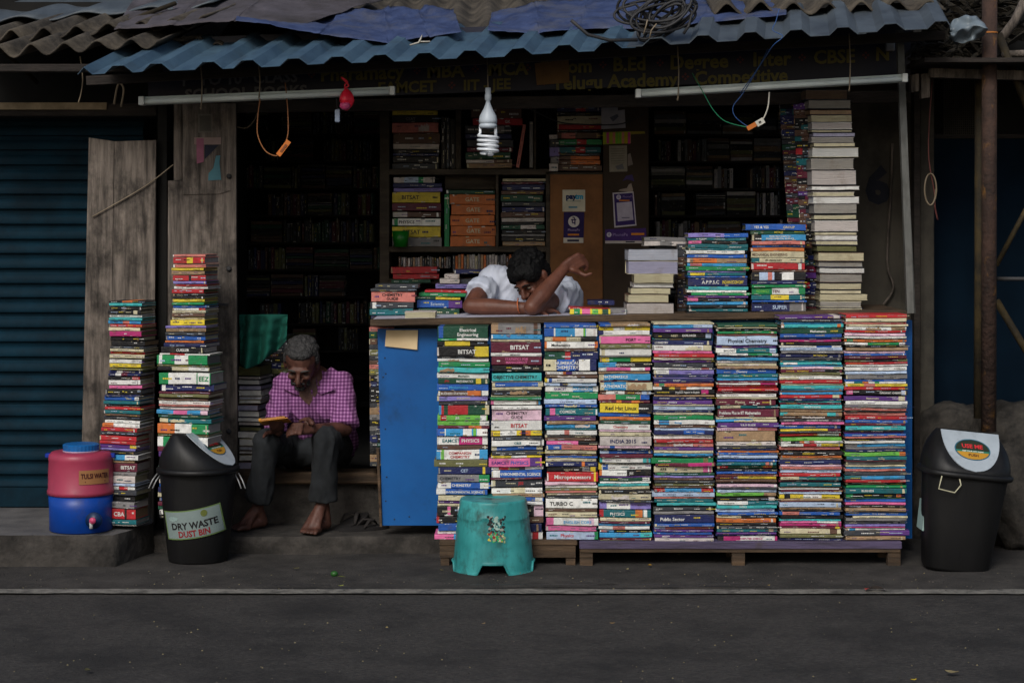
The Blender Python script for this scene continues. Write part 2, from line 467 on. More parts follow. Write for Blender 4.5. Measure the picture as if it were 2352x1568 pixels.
    # wear: pale scuffed edges, creases and dull stains of their own shape
    if not b['fore'] and T > .005:
        for _ in range(rr.randint(1, 5)):
            x0 = rr.uniform(0, .93); wd = rr.uniform(.01, .10); top = rr.random() < .5; hh = T * rr.uniform(.05, .2)
            c = LP[rr.choice('cqTqewE')]; m = 5
            lo = [((x0 + wd * i / m) * L, -.0012, (T - .0012 if top else .0012) + zz(x0)) for i in range(m + 1)]
            hi = [((x0 + wd * i / m) * L, -.0012, (T - .0012 - hh * rr.uniform(.2, 1) if top else .0012 + hh * rr.uniform(.2, 1)) + zz(x0)) for i in range(m + 1)]
            if x0 + wd < 1: cov.add(lo + hi, [[i, i + 1, m + 2 + i, m + 1 + i] if not top else [i + 1, i, m + 1 + i, m + 2 + i] for i in range(m)], c)
        if rr.random() < .35:
            x0 = rr.choice((0.004, rr.uniform(.9, .955))); wd = rr.uniform(.02, .045)
            cov.add([(x0 * L, -.0013, T * .08 + zz(x0)), ((x0 + wd) * L, -.0013, T * .1 + zz(x0)), ((x0 + wd * .8) * L, -.0013, T * .9 + zz(x0)), (x0 * L, -.0013, T * .93 + zz(x0))], [[0, 1, 2, 3]], LP[rr.choice('qcTew')])
    if b['torn']:
        x0 = rr.uniform(0, .6); x1 = x0 + rr.uniform(.2, .4)
        m = 12
        top = [((x0 + (x1 - x0) * i / m) * L, -.0023, T * rr.uniform(.45, .98)) for i in range(m + 1)]
        bot = [((x0 + (x1 - x0) * i / m) * L, -.0023, T * rr.uniform(.02, .25)) for i in range(m + 1)]
        cov.add(bot + top, [[i, i + 1, m + 2 + i, m + 1 + i] for i in range(m)], LP[rr.choice('cqT')])
    i_ = .003
    xs = [0, .25, .5, .75, 1]
    y0, y1 = (th + .0003, D - i_) if not b['fore'] else (-.001, D - th - .0003)
    vs = [(i_ + x * (L - 2 * i_) + rr.uniform(-.001, .001), y + rr.uniform(-.001, .001) * (y < .02), z + zz(x)) for x in xs for y, z in ((y0, th + .0002), (y1, th + .0002), (y1, T - th - .0002), (y0, T - th - .0002))]
    fs = [[0, 3, 2, 1][::-1][::-1]]
    for i in range(4):
        for j in range(4):
            j2 = (j + 1) % 4
            fs.append([i * 4 + j, i * 4 + j2, (i + 1) * 4 + j2, (i + 1) * 4 + j][::-1])
    fs.append([16, 17, 18, 19])
    pc = ({'u': lin((176, 180, 192)), 'V': lin((160, 158, 182)), 'e': lin((156, 152, 144)), 'N': lin((104, 84, 66))}.get(b['base']) or LP[b['base']]) if b['fore'] else LP[rr.choice('ccqqTOe')]
    pg.add(vs, fs, tuple(x * (.86 if b['fore'] else .6) for x in tone(pc, rr.uniform(-.15, .1))))
    return cov, pg
TOK = re.compile(r'^(\d+)-(\d+)(\w)$')
def stack(spec, ox, oy, sc, x0, x1, Y, D, where, group, rot=0.0, jit=.009, fore=False, nstart=0, area=1.0, turn=None, scrib=True):
    """spec rows: y0 y1 colour tokens; y in enlarged-picture units; x0..x1 extents; rot turns the books about z (degrees)"""
    rows = [q.strip() for q in spec.replace('\n', '|').split('|') if q.strip()]
    for i, row in enumerate(rows):
        tk = row.split()
        ya, yb, c = float(tk[0]), float(tk[1]), tk[2]
        segs, texts, torn, X0, X1, dy = [], [], False, x0, x1, 0
        for q in tk[3:]:
            m = TOK.match(q)
            if m: segs.append((int(m[1]) / 100, int(m[2]) / 100, m[3]))
            elif q[0] == '"':
                m = re.match(r'"(\d+)(\w)(.+)', q); texts.append((int(m[1]) / 100, m[2], m[3].replace('_', ' ')))
            elif q == '!': torn = True
            elif q[0] == 'x': a, e = q[1:].split(':'); X0, X1 = float(a), float(e)
        f = 1 / 1.74150
        pa, pb = (oy + ya / sc) * f, (oy + yb / sc) * f
        xa, xb = (ox + X0 / sc) * f, (ox + X1 / sc) * f
        jx = rnd.uniform(-2.6, 2.2) if X0 == x0 else 0
        a = P(xa + jx + .8, pb, Y); e = P(xb + jx - .8 + (rnd.uniform(-2.6, 2.0) if X1 == x1 else 0), pa, Y)
        L = (e.x - a.x) / math.cos(R(rot)); T = max(.0035, e.z - a.z - .0007)
        yj = rnd.uniform(-jit, jit)
        rz = rot + rnd.uniform(-1.8, 1.8)
        M0 = Matrix.Translation((a.x, Y + yj, a.z)) @ Matrix.Rotation(R(rz), 4, 'Z') @ Matrix.Rotation(R(rnd.uniform(-.25, .25)), 4, 'Y')
        nm = PAL[c][1]
        for s_ in segs:
            if s_[1] - s_[0] > .16 and PAL[s_[2]][1] != PAL[c][1]:
                nm += ' and ' + PAL[s_[2]][1]; break
        size = 'thick' if T > .03 else 'thin' if T < .013 else ''
        ttl = ''
        for _, _, tx in texts:
            for wd in re.split(r'[ /]', tx.upper()):
                if wd in SAFE and not ttl: ttl = ' lettered ' + wd
        if fore: nm = 'pages-out ' + nm
        lb = ' '.join(('%s %s book%s, %s from top %s' % (size, nm, ttl, ordw(i + 1 + nstart), where)).split())
        if len(lb.split()) > 16: lb = re.sub(r' and [a-z ]+? book', ' book', lb)
        if len(lb.split()) > 16: lb = lb.split(' ', 1)[1]
        book(M0, L, T, D + rnd.uniform(-.012, .008), c, segs, texts, torn, fore, (e.x - a.x) * T * area, lb, group, scrib and T > .0055)
    return len(rows) + nstart
def finish_books(limit=300):
    order = sorted(BOOKS, key=lambda b: -b['area'])
    for b in order[:limit]:
        cov, pg = book_mesh(b)
        org = b['M'].to_translation()
        o = cov.build('book', M['cover'], origin=org)
        tag(o, b['label'], 'book', b['group'])
        pg.build('pages', M['pages'], o)
    big, bp = MB(), MB()
    for b in order[limit:]:
        cov, pg = book_mesh(b)
        big.add(cov.v, cov.f); big.c[-len(cov.f):] = cov.c
        big.add(pg.v, pg.f, pg.c[0])
    if big.v:
        o = big.build('book_mass', M['cover'], origin=(0, 1, .3))
        tag(o, 'remaining small and half-hidden books packed in the stacks and dark shelves', 'books', None, 'stuff')
FG = 'books stacked in columns before the counter'
C1 = '''130 303 G 2-11b 100-100w "60wElectrical/Engineering|305 340 w 0-38g|344 418 k 15-65y|421 570 k 73-100y "58wBITSAT|573 598 E|600 640 w !|645 718 g|723 797 a !|812 884 w "52GMechanics|886 965 G "52wMATHEMATICS "17rJPH 74-84y
968 1065 b "42sMathematics|1070 1143 N 58-85o 0-4c 87-100w "32wBUSINESS_STATISTICS|1146 1214 V 0-4c "52cSTATISTICS|1217 1272 E|1277 1413 G 0-5s 5-10r 18-58r 92-100c|1417 1498 l 6-18r 86-98w "40wJEE'''
C1b = '''8 62 l 82-100w|65 100 R 60-85o|103 190 s 0-15b 16-18w 52-69w 72-78l 79-100w|196 298 w 43-90m "28tEAMCET "66wPHYSICS|301 352 N|356 472 w 0-8s 9-15l 84-100s "46rCOMPANION/CHEMISTRY|476 560 O x15:665|565 653 n 85-90y "50uCET|657 743 e 80-100g "25ECHEMISTRY
746 825 b 0-25w 81-97w "45wCHEMISTRY|828 893 b 0-18w "55wENVIRONMENTAL_SCIENCE|905 968 c "55bPHYSICS|970 1003 v|1006 1038 c|1042 1158 k 20-26P 40-100w|1162 1238 k 0-5r|1242 1333 b|1336 1373 w 60-100s|1376 1435 s 0-38P x20:640'''
C2 = '''112 245 e 0-14T 86-94N !|252 318 s|321 356 c|360 514 R "57wBITSAT|517 565 w "48kMECHANICS|572 693 R "50PSTATISTICS_FOR/MANAGEMENT|703 790 k|812 924 a "47kOBJECTIVE_CHEMISTRY|927 945 w|949 1008 b 0-6c 90-100c|1012 1055 c|1060 1128 k !|1131 1153 c|1156 1198 g|1202 1268 w 0-6P 94-100s|1282 1334 w|1346 1500 p "50kCHEMISTRY/GUIDE'''
C2b = '''10 124 w "55rBITSAT|128 188 y 18-50w 58-78o 60-68k|194 238 E|241 310 w "50tCBSE|314 364 b 0-10c 88-100c|368 420 E|424 450 y 40-70w|456 558 P 78-97v "22vEAMCET "58bPHYSICS x675:1320|561 598 w 14-34r 35-65E|600 688 b 2-17w "55wENVIRONMENTAL_SCIENCE|690 710 R|713 800 E 0-8c "58rJEE|815 884 w 38-66c|886 926 T|928 978 b 84-98w|981 1013 w|1016 1160 k 82-100p|1170 1240 N|1243 1343 n|1347 1438 w 60-68l 80-92r'''
C3 = '''100 154 b|157 280 s 0-18b 18-21w 58-74w 74-78l 79-100w|284 345 c 15-42o 70-100k|350 446 w 0-4o 94-100o "30kMathematics|450 480 N|486 604 n 0-38G 38-48r|608 775 n 0-24c 26-60b 67-88w "44wNUMERICAL/CHEMISTRY|790 830 w 34-40o 40-52v|835 878 N !|890 945 w 0-5y 8-14b|950 1000 u 30-45n|1004 1088 w 52-92s "28vEAMCET "73wMATHEMATICS|1091 1185 g|1190 1258 u|1264 1308 b !|1320 1420 t 8-18P "42wCOMEDK|1430 1500 v'''
C3b = '''5 46 T|50 94 s !|96 114 t|118 174 w 35-45i|177 208 e !|212 246 N|250 294 P 62-100k "35wData_Structures|297 354 i 0-30b "20wCBSE|357 404 c|406 432 N|434 455 b|458 498 c|501 554 n 70-76o "45wBIOLOGY|560 618 k 70-84e 86-96y|625 738 r 92-96y "50wMicroprocessors|741 783 p|786 818 w|821 850 O|852 870 i|873 900 c !|903 942 E|948 1062 w "30kTURBO_C|1067 1104 N|1108 1166 c|1177 1264 w 0-14P 82-92p "60sENGLISH_CORE|1270 1333 P|1342 1440 u "40rPhysics 93-100g'''
C4 = '''85 128 T 0-22b !|131 185 y 28-50w|188 254 w 0-10n|256 268 c|272 378 P "62kPORT|381 444 O|447 553 w 0-10c|555 570 e|574 645 y 18-60g|650 724 k 0-35s "52wMATHEMATICS|727 775 P 0-15w 62-90w|786 815 T|820 914 s 0-10c "32wMATHEMATICS|916 940 R|945 1060 c 8-50s "28wMATHEMATICS !|1070 1124 N 12-48w 82-100u "32kUML|1126 1205 i 34-82g 83-100b "64wHistory|1208 1244 R 34-44o 64-80o|1247 1384 y 74-100k "40kRed_Hat_Linux|1388 1443 b|1446 1494 o|1497 1545 G 0-3k'''
C4b = '''40 114 w "43rChemistry|117 136 p|141 188 c !|192 304 q "45nINDIA_2015|307 335 p 22-32b|338 358 k|361 404 b 0-17u|407 452 R|456 514 w 0-5a 85-100a|516 526 k|530 600 w 0-6y 8-18b|603 672 k 0-5o 5-53w "62wJEE|675 690 v|692 737 G 84-98w|741 764 w|766 795 a|798 834 c|840 888 k|893 960 c !|963 988 E|991 1076 V 14-60w|1080 1165 t 0-8r 70-84o 86-93w "35wPHYSICS|1172 1214 c|1216 1240 R|1244 1271 s|1275 1310 w 28-52i|1315 1350 k 3-14i 18-28s|1355 1413 s 78-100a|1416 1444 R|1446 1460 O'''
C5 = '''76 100 c|104 154 s 68-100u|157 215 v "68cMATHEMATICS|222 298 k 88-97u "35cNEET "60wEXPLORER|301 327 t !|332 400 n "15wCHEMISTRY|406 486 w 86-100c !|490 526 P|530 580 r|586 620 c !|626 660 v|663 730 E|735 764 w 82-95r|770 832 V 0-25w|836 876 n|879 890 V|893 938 n "38wBIOLOGY|941 956 v|960 1008 o 8-17g|1012 1054 w 15-28k 28-37y 37-47N 47-57o|1058 1120 k 78-90m "55wPractice_Papers_in_English|1128 1152 T|1155 1200 n|1206 1264 v "33wPHYSICS|1268 1282 c|1286 1350 u|1356 1384 n|1387 1416 c|1421 1490 g|1493 1558 w "40sBiology 8-25s'''
C5b = '''50 93 N|96 120 u|122 170 n 50-85b|176 226 w|229 268 r|270 320 i 0-20T !|322 362 v|364 396 c|399 430 s|432 450 k|455 523 g x915:1670 84-92O|510 555 R 55-95m|560 634 c "16kRRB "38bIT 84-98P|637 670 G 4-16g|672 694 V|697 720 N|724 756 E|760 795 O|797 820 N|826 864 s 0-17r 78-98r|867 922 u x925:1685|926 946 i|950 990 t|993 1028 a x985:1700|1044 1092 E "42wBehaviour|1097 1132 e|1138 1236 n 20-80n "30wPublic_Sector|1241 1278 b|1281 1312 i 0-18u|1315 1342 v|1345 1377 b|1379 1418 v "20wBIOLOGY|1421 1465 q'''
C6 = '''226 262 G|265 277 c|281 312 k|315 346 g|349 376 i|381 500 u "50kPhysical_Chemistry|503 540 v|543 606 t 0-33w 88-98u "22kBIOLOGY|609 638 w 50-90g|641 662 n|665 706 s|710 742 e !|745 776 c !|779 818 T !|821 884 b "42wChemistry|887 936 t|940 972 s|975 1002 R|1005 1024 w 72-97m|1027 1066 r|1074 1114 r "62yMATHEMATICS|1117 1146 R|1150 1196 w|1199 1214 c|1218 1300 R "40cPhysics|1304 1346 t 5-38c|1350 1452 R "36wProblems_Plus_in_IIT_Mathematics|1460 1482 c|1485 1520 s 60-100c !'''
C6b = '''28 85 v "50wV.R.O_GUIDE|88 126 p 68-100i|132 256 T|261 308 q !|312 344 E|347 363 n|366 382 o|386 416 b|419 456 u|459 470 G|472 500 b|504 543 t 82-88i|547 580 G 0-18r 78-92r|584 615 k "35wCHEMISTRY|617 646 b|650 676 i|680 712 y 0-36R|715 746 N|751 766 k|769 806 p|809 828 E|836 872 u|875 916 l 80-100T "34kSCIENCE|926 966 k 88-98q|970 1014 w 50-100t|1018 1062 a "44wPHYSICS|1065 1106 u|1110 1137 b|1140 1176 k 0-40c|1180 1230 o|1234 1264 k|1267 1304 E|1307 1346 t 86-94c|1349 1371 v|1374 1397 n|1401 1456 w 0-10k 10-38m 96-100m "55mCOMPUTER_SCIENCE'''
C7 = '''110 150 v 88-98q|154 186 E|189 217 s|221 266 a 0-5o 90-96o|270 346 G "60wMathematics|350 400 b|403 430 n|432 458 m "44wZOOLOGY|462 506 k|510 530 w 60-85b|534 576 u|580 612 e "66wGEOGRAPHY|615 665 n "64yMATHEMATICS|668 705 E|708 727 t|730 760 a 5-28w|763 786 s|790 822 c 20-85p|825 866 R 72-96k "36yMATHEMATICS|868 888 O|891 912 c|916 960 w !|965 1012 r|1016 1036 c|1040 1086 a "42wPHYSICS|1088 1108 s|1111 1128 N|1131 1162 s|1165 1208 r 86-97c "36wScience|1211 1242 n "30wCHEMISTRY|1245 1266 a|1268 1292 R|1296 1346 a "52wPRACTICE_PAPERS|1350 1362 N|1365 1392 T|1396 1440 T 0-12a 76-90a !|1443 1480 N !|1484 1526 E "62wDISCOVERING_THE_WORLD|1529 1560 P'''
C7b = '''55 102 b|105 131 y 78-100R|134 154 E|159 190 r 62-97w|205 246 l|250 277 w 16-30k 30-38o 46-54i|280 314 w 36-58r 65-100y|317 357 i|372 422 k "45yCHEMISTRY|425 452 o|455 476 T|480 530 n x945:1700|534 556 p|560 590 i|592 634 u|636 677 r|680 716 t 0-30c "52lENGLISH|718 746 R "34wCHEMISTRY|749 798 t|801 816 N|820 836 w|838 861 R|864 886 u|890 942 y 8-18k 40-70w|945 972 T|974 985 R|987 1046 u|1049 1076 T|1079 1096 k|1099 1142 b 5-33i|1145 1192 k "48eChemistry|1195 1217 a|1219 1240 P 60-95w|1242 1276 m|1279 1300 R 90-97y|1304 1370 c 82-94N|1374 1414 O|1418 1446 n'''
C8 = '''90 138 r|143 190 c|196 219 i 75-98r|223 250 c|255 300 w 75-98T !|303 334 r|342 377 p|384 412 w|424 457 o 4-14g|464 496 w 38-90g|499 526 k|532 572 T !|580 605 p|608 636 b|640 682 R|688 722 O 34-84k|727 753 r "42wBOTANY|757 778 w|790 838 w|848 884 u|890 952 e|957 982 b "42wBOTANY|984 1009 w 14-28t 28-38o 48-56g|1012 1048 y 30-48i|1051 1097 r "42wPHYSICS|1101 1162 k 2-12P 90-97u "76wORGANIC_CHEMISTRY|1182 1242 v 88-98c "46cMathematics|1246 1296 w|1299 1336 e|1339 1374 i|1378 1392 k|1396 1436 i|1442 1496 r "42wPHYSICS|1499 1542 b'''
C8b = '''40 70 R|75 122 a "55wCHEMISTRY|126 146 k|149 163 v|166 196 b "42wCHEMISTRY|198 218 i|221 246 k|250 281 w|285 320 s 0-20e|322 350 e|352 382 n "42wCHEMISTRY|385 431 g 0-90l 90-100o|433 476 t "58cZoology|479 490 R|493 536 e|540 558 c !|561 586 s|588 613 i|618 662 E|668 710 s 0-28t|712 746 r|750 776 k !|782 813 g|816 880 t "36wBUSINESS|885 930 k 3-14g 86-94o|933 944 G|946 983 b|985 1016 P|1018 1046 k|1052 1090 T|1093 1104 k|1106 1146 b|1149 1173 c x480:1145|1175 1212 e|1222 1250 E|1252 1278 V|1280 1292 m|1296 1326 w 6-16s|1331 1391 E 55-100v x380:1172|1398 1441 T'''
def cols():
    A = (1270, 3.647); B = (1680, 3.015)
    data = [(C1, 1730, 76, 830, *A, C1b, 1730, 55, 685, *B), (C2, 1730, 855, 1598, *A, C2b, 1730, 712, 1338, *B),
            (C3, 1730, 1635, 2412, *A, C3b, 1730, 1366, 1990, *B), (C4, 2300, 350, 1108, *A, C4b, 2300, 290, 920, *B),
            (C5, 2300, 1140, 2022, *A, C5b, 2300, 955, 1680, *B), (C6, 2800, 222, 1038, 1230, 3.337, C6b, 2800, 200, 930, *B),
            (C7, 2800, 1070, 1905, 1230, 3.337, C7b, 2800, 962, 1710, *B), (C8, 3250, 432, 1262, 1230, 3.336, C8b, 3250, 392, 1128, *B)]
    for i, (a, ox, x0, x1, oy, s, b, ox2, u0, u1, oy2, s2) in enumerate(data):
        w = ['of column touching blue panel', 'of second column from blue panel', 'of third column from blue panel', 'of fourth column from blue panel',
             'of fourth column from rightmost column', 'of third column from rightmost column', 'of column beside the rightmost column', 'of rightmost column under the counter'][i]
        w = w.replace('of fourth column from rightmost column', 'of fifth column from blue panel').replace('of third column from rightmost column', 'of sixth column from blue panel')
        n = stack(a, ox, oy, s, x0, x1, 0.0, .172, w, FG)
        stack(b, ox2, oy2, s2, u0, u1, 0.0, .172, w, FG, nstart=n)
cols()
# stacks standing on the counter
CG = 'books stacked on the counter top'
K2 = '''176 212 V 60-100b|215 240 t "24wA.P._ECONOMY|242 269 k 0-22P|271 306 t|308 324 t|326 356 w x605:1110|359 389 b "24wA.P._ECONOMY|391 431 T 10-50o|434 460 s 5-25i|461 496 g x605:1145|499 512 V|514 538 t 5-30y|541 555 b|557 627 n "38wA.P.P.S.C "76yINDIAN_ECONOMY|630 659 a|661 681 w|682 707 g x650:1155|709 726 v|729 757 k 0-18P|762 789 s|791 817 k|820 846 t|850 876 k'''
K3 = '''98 150 b x1115:1635 "26wYES_&_YES "72cGROUP|152 186 G "52yBOTANY|189 240 s 0-4c 4-18k "52wINTRODUCTION_TO/ENVIRONMENTAL_SCIENCE|243 275 i|277 299 b|302 332 o|334 388 c "35NMECHANICAL_ENGINEERING|390 430 c 0-15t "42kIFS_ZOOLOGY|432 490 r 88-94w|493 508 N|511 580 k 14-42u 30-38i 56-78w|583 613 n|616 641 g|643 701 g 38-52w 52-88w "20lMATHEMATICS "45RTEN|704 745 t 36-70y|749 764 b|767 846 n 70-100e "52uSUPER'''
stack(K2, 2460, 850, 2.138, 622, 1135, .26, .17, 'of bright stack standing mid counter', CG)
stack(K3, 2460, 850, 2.138, 1166, 1632, .26, .17, 'of stack beside the tall pages-out tower', CG)
K1 = '''310 410 u x105:543|412 525 V x108:543|528 600 c x155:505|602 640 w x155:505|643 698 c x130:482|702 772 c x106:465|775 876 q x100:516'''
stack(K1, 2460, 850, 2.138, 100, 540, .30, .19, 'of short cream stack on counter', CG, fore=True)
K4 = '''12 76 N x265:550|80 138 e x283:570|148 178 T x290:576|180 230 c x303:581|233 278 q x303:577|281 296 c x303:580|299 326 V x314:600|328 363 e x303:590|366 393 c x315:596|397 460 w x306:620|470 540 e x298:590|545 643 q x303:606|652 676 w x303:625|688 718 c x308:594|721 766 w x312:626|769 832 e x318:612|840 871 c x318:606|878 949 q x322:618|955 975 c x325:612|978 1008 w x328:612|1011 1040 c x330:615|1046 1084 O x336:612|1090 1146 c x345:655|1150 1186 e x350:650|1190 1226 w x353:659|1230 1286 e x358:645|1290 1332 c x356:640|1335 1361 c x358:640|1364 1402 c x356:680|1408 1450 e x358:638|1453 1480 c x358:645'''
stack(K4, 3060, 350, 1.65, 300, 600, .30, .2, 'of tall pages-out tower by metal post', CG, fore=True)
# leaning dark stacks behind the tower, spines turned to the left
def dark_stack(px0, px1, py0, py1, Y, rot, D, n, cs, where, lean=0, area=.5):
    y = py0
    i = 0
    while y < py1 and i < n:
        h = rnd.uniform(8, 17)
        t = (y - py0) / (py1 - py0)
        a = P(px0 + lean * t, y + h, Y); e = P(px1 + lean * t, y, Y)
        c = rnd.choice(cs); i += 1
        M0 = Matrix.Translation(a) @ Matrix.Rotation(R(rot + rnd.uniform(-2, 2)), 4, 'Z')
        segs = [(.3, rnd.uniform(.5, .8), rnd.choice(cs))] if rnd.random() < .3 else []
        book(M0, (e.x - a.x) / max(.3, math.cos(R(rot))), e.z - a.z - .0007, D, c, segs, [], False, False, (e.x - a.x) * (e.z - a.z) * area, '%s book, %s from top %s' % (PAL[c][1], ordw(i), where), CG)
        y += h
dark_stack(1790, 1834, 240, 715, .62, -38, .17, 60, 'kENRktEnNkEG', 'of dark stack behind tall tower', 34, .4)  # both stacks by the tower: shade painted in through dark palettes
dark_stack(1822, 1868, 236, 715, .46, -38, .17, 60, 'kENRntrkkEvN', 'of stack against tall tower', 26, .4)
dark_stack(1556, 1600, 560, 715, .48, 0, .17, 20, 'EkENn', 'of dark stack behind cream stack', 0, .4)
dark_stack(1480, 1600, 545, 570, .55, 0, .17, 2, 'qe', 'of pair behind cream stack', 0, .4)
# left end of the counter
KL = 'books piled behind the counter'
stack('''558 596 E x95:505|600 624 E|626 722 i "48kCHEMISTRY/GUIDE|726 784 E 5-14w|788 846 t|849 888 n''', 1460, 900, 2.352, 48, 468, .50, .17, 'of pile at left counter end', KL)
stack('''614 634 r x560:960|636 672 g x505:950|675 700 G 45-100y|703 778 b 70-100v "45uScience|785 852 G x500:890''', 1460, 900, 2.352, 482, 912, .56, .17, 'of pile left of leaning man', KL)
stack('''420 458 n x840:1200|462 505 q x745:890|506 552 q x705:895|556 600 V x660:1010''', 1460, 900, 2.352, 705, 900, .9, .17, 'of grey pile behind leaning man', KL)
stack('''505 600 E x895:1080''', 1460, 900, 2.352, 705, 900, .93, .17, 'of dark pair behind leaning man', KL)
# column of books peeping out left of the blue panel
dark_stack(848, 905, 752, 1060, .55, 0, .17, 60, 'OTkGnERNekGEi', 'of stack behind blue side panel', 2, .3)  # muted palette carries the shade farther inside
# left street stacks
LG = 'books stacked against the wooden boards'
L1 = '''712 730 k 40-70o|733 760 a|765 796 k|800 836 k 78-90c|840 866 w|868 892 a|895 926 s 45-65i|930 956 r|958 991 c|995 1044 m|1047 1086 k x1035:1355|1090 1136 k x1045:1375|1140 1160 E x1035:1375|1162 1187 c x1035:1375|1189 1211 r x1035:1378|1214 1250 c x1030:1378|1262 1298 w|1301 1336 y|1345 1360 O|1363 1388 n 22-40w 40-60R|1390 1416 n 22-40w 40-60R|1419 1451 k 75-98r|1455 1499 w|1505 1536 P 985:1360'''
L1 = L1.replace(' 985:1360', '')
n1 = stack(L1, 0, 900, 2.351, 1022, 1350, .12, .15, 'of shorter stack beside water jug', LG, rot=-15)
L1b = '''318 400 k x165:795|405 434 n x160:775|437 496 b 88-100w x150:780|504 560 t x135:770|575 600 k|604 651 r|658 716 t|720 750 N|754 802 E|820 868 w|870 934 w 0-30o x120:770|938 1000 r x105:745|1002 1056 E x90:735|1070 1150 r x75:718|1152 1206 r x75:715|1210 1274 v 82-100y x80:712|1277 1312 V x75:710|1325 1370 k x75:710|1380 1466 w 38-66s x75:748'''
n1 = stack(L1b, 380, 1480, 4.127, 150, 780, .12, .15, 'of shorter stack beside water jug', LG, rot=-15, nstart=n1)
stack('''560 580 T|582 664 R "75wBITSAT|668 700 e|702 770 q|774 797 u|800 836 w 55-80r|840 884 E|888 940 k|944 1004 e|1010 1106 r 70-76k "55wCBA|1112 1156 t|1158 1172 w''', 0, 1600, 2.351, 935, 1292, .12, .15, 'of shorter stack beside water jug', LG, rot=-15, nstart=n1)
L2 = '''278 300 i|305 362 r 43-62y|370 400 i|403 426 y|429 466 T|470 522 r 48-56k|525 551 V|554 572 r x1650:1962|574 600 w x1632:1965|602 640 r|643 665 k|667 691 k|693 722 y|725 748 g|750 776 b|779 798 w 80-100r|800 824 c|826 859 N|861 888 c|890 941 y x1602:1940|944 966 V x1555:1952|970 1002 T x1560:1950|1005 1036 E x1552:1945|1039 1082 b x1555:1948|1085 1102 o x1552:1945|1105 1141 n x1540:1945|1144 1202 k x1515:1940 "50wCUSSLER|1205 1219 w 20-50r x1500:1995|1221 1306 g 4-10w 35-62w 64-94g x1475:1978|1309 1326 O x1475:1985|1330 1366 c 0-28k 60-98w x1480:1985|1385 1492 g 18-73w 75-98w "87gEEZ x1495:2003|1497 1556 n 2-9w x1508:2028'''
n2 = stack(L2, 0, 900, 2.351, 1620, 1945, .10, .16, 'of taller stack against door board', LG, rot=-14)
stack('''345 380 R|384 440 O|464 492 N|495 558 w|560 586 i|600 642 q x1060:1915|650 716 s 33-60P 86-100p x1015:1895|724 778 G|790 862 t 0-16c !|875 1036 g 0-34o 34-67w|1045 1080 O|1090 1250 w 11-32g|1254 1330 R|1333 1424 v|1430 1500 o|1503 1560 n|1563 1640 G|1643 1700 w|1704 1790 t|1793 1860 q|1863 1920 b|1924 2010 n|2013 2090 c|2095 2160 b|2164 2230 R|2233 2300 G|2303 2380 w|2384 2450 k''', 380, 1480, 4.127, 1045, 1930, .10, .16, 'of taller stack against door board', LG, rot=-14, nstart=n2)
# pages-out stack inside the doorway
stack('''0 40 O|44 52 q|55 74 w|78 96 V|99 120 w|124 134 u|137 150 w|156 178 V|181 205 w|210 222 w|225 240 q|246 262 O|266 290 w|293 320 w|324 338 u|341 352 w|358 380 w|384 412 V|418 430 c|436 470 w|474 520 w|526 540 e|544 560 w|566 600 w|606 640 w''', 950, 1462, 1.0, 2, 95, .78, .2, 'of pages-out stack behind door board', 'books in the dark doorway', fore=True, rot=-10)
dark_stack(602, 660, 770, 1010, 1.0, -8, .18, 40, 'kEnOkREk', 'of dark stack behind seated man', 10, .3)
# bookcase behind the counter
SG = 'books in the bookcase behind the counter'
sx = dict(ox=1480, oy=400, sc=2.306)
def sh(spec, x0, x1, where, Y=1.5, **k): stack(spec, 1480, 400, 2.306, x0, x1, Y, .17, where, SG, jit=.01, **k)
sh('''95 137 y|140 206 k "40eCSAT x200:640|210 303 i !|306 402 N|405 456 q|459 490 k|493 517 n|520 582 k|585 641 E''', 210, 640, 'of top left bookcase compartment')
sh('''60 166 N x930:1400|170 232 r x945:1410 "70wGK|238 312 E 30-85e|315 362 n|365 432 E|436 478 R|481 546 G|549 580 N 0-60q|583 628 T''', 885, 1318, 'of top middle bookcase compartment')
sh('''45 110 n 43-65r|114 142 k|147 221 c|224 272 r|275 296 k|300 357 N 10-42i|364 415 g 43-65r|418 432 k|435 491 t 43-65r|494 514 E|518 554 T 0-32N 32-100o|556 596 T 0-32N 32-100o|600 655 N''', 1722, 2128, 'of upper bookcase pile above brown board')
sh('''320 360 q|363 430 E|434 520 V|524 585 e|588 660 q''', 1655, 1745, 'of narrow paper pile in bookcase', Y=1.46)
sh('''710 764 q 25-60u 60-72g x215:600|768 806 n|809 846 V|848 946 y "38kBITSAT|950 1022 R|1034 1082 N 0-30q|1094 1162 w 0-12g "30kPHYSICS|1166 1262 y "40kBITSAT|1266 1350 e''', 208, 664, 'of middle left bookcase compartment')
sh('''828 866 G x700:1152|870 962 o "50cGATE|965 1060 o "50cGATE|1063 1157 o "50cGATE|1160 1252 o "50cGATE|1256 1352 o "50cGATE''', 742, 1158, 'of orange set in bookcase')
sh('''725 752 c|756 776 R|779 832 n|835 872 N|875 938 G|941 982 E|986 1032 n|1035 1082 N|1085 1122 q|1126 1150 k|1153 1192 G 45-80q|1196 1232 k|1235 1258 e|1261 1305 k|1308 1345 T''', 1212, 1612, 'of dark compartment above man')
sh('''1538 1600 r x190:620|1603 1650 r x210:640|1653 1690 G x195:560''', 190, 620, 'of red pair in lower bookcase', Y=1.4)
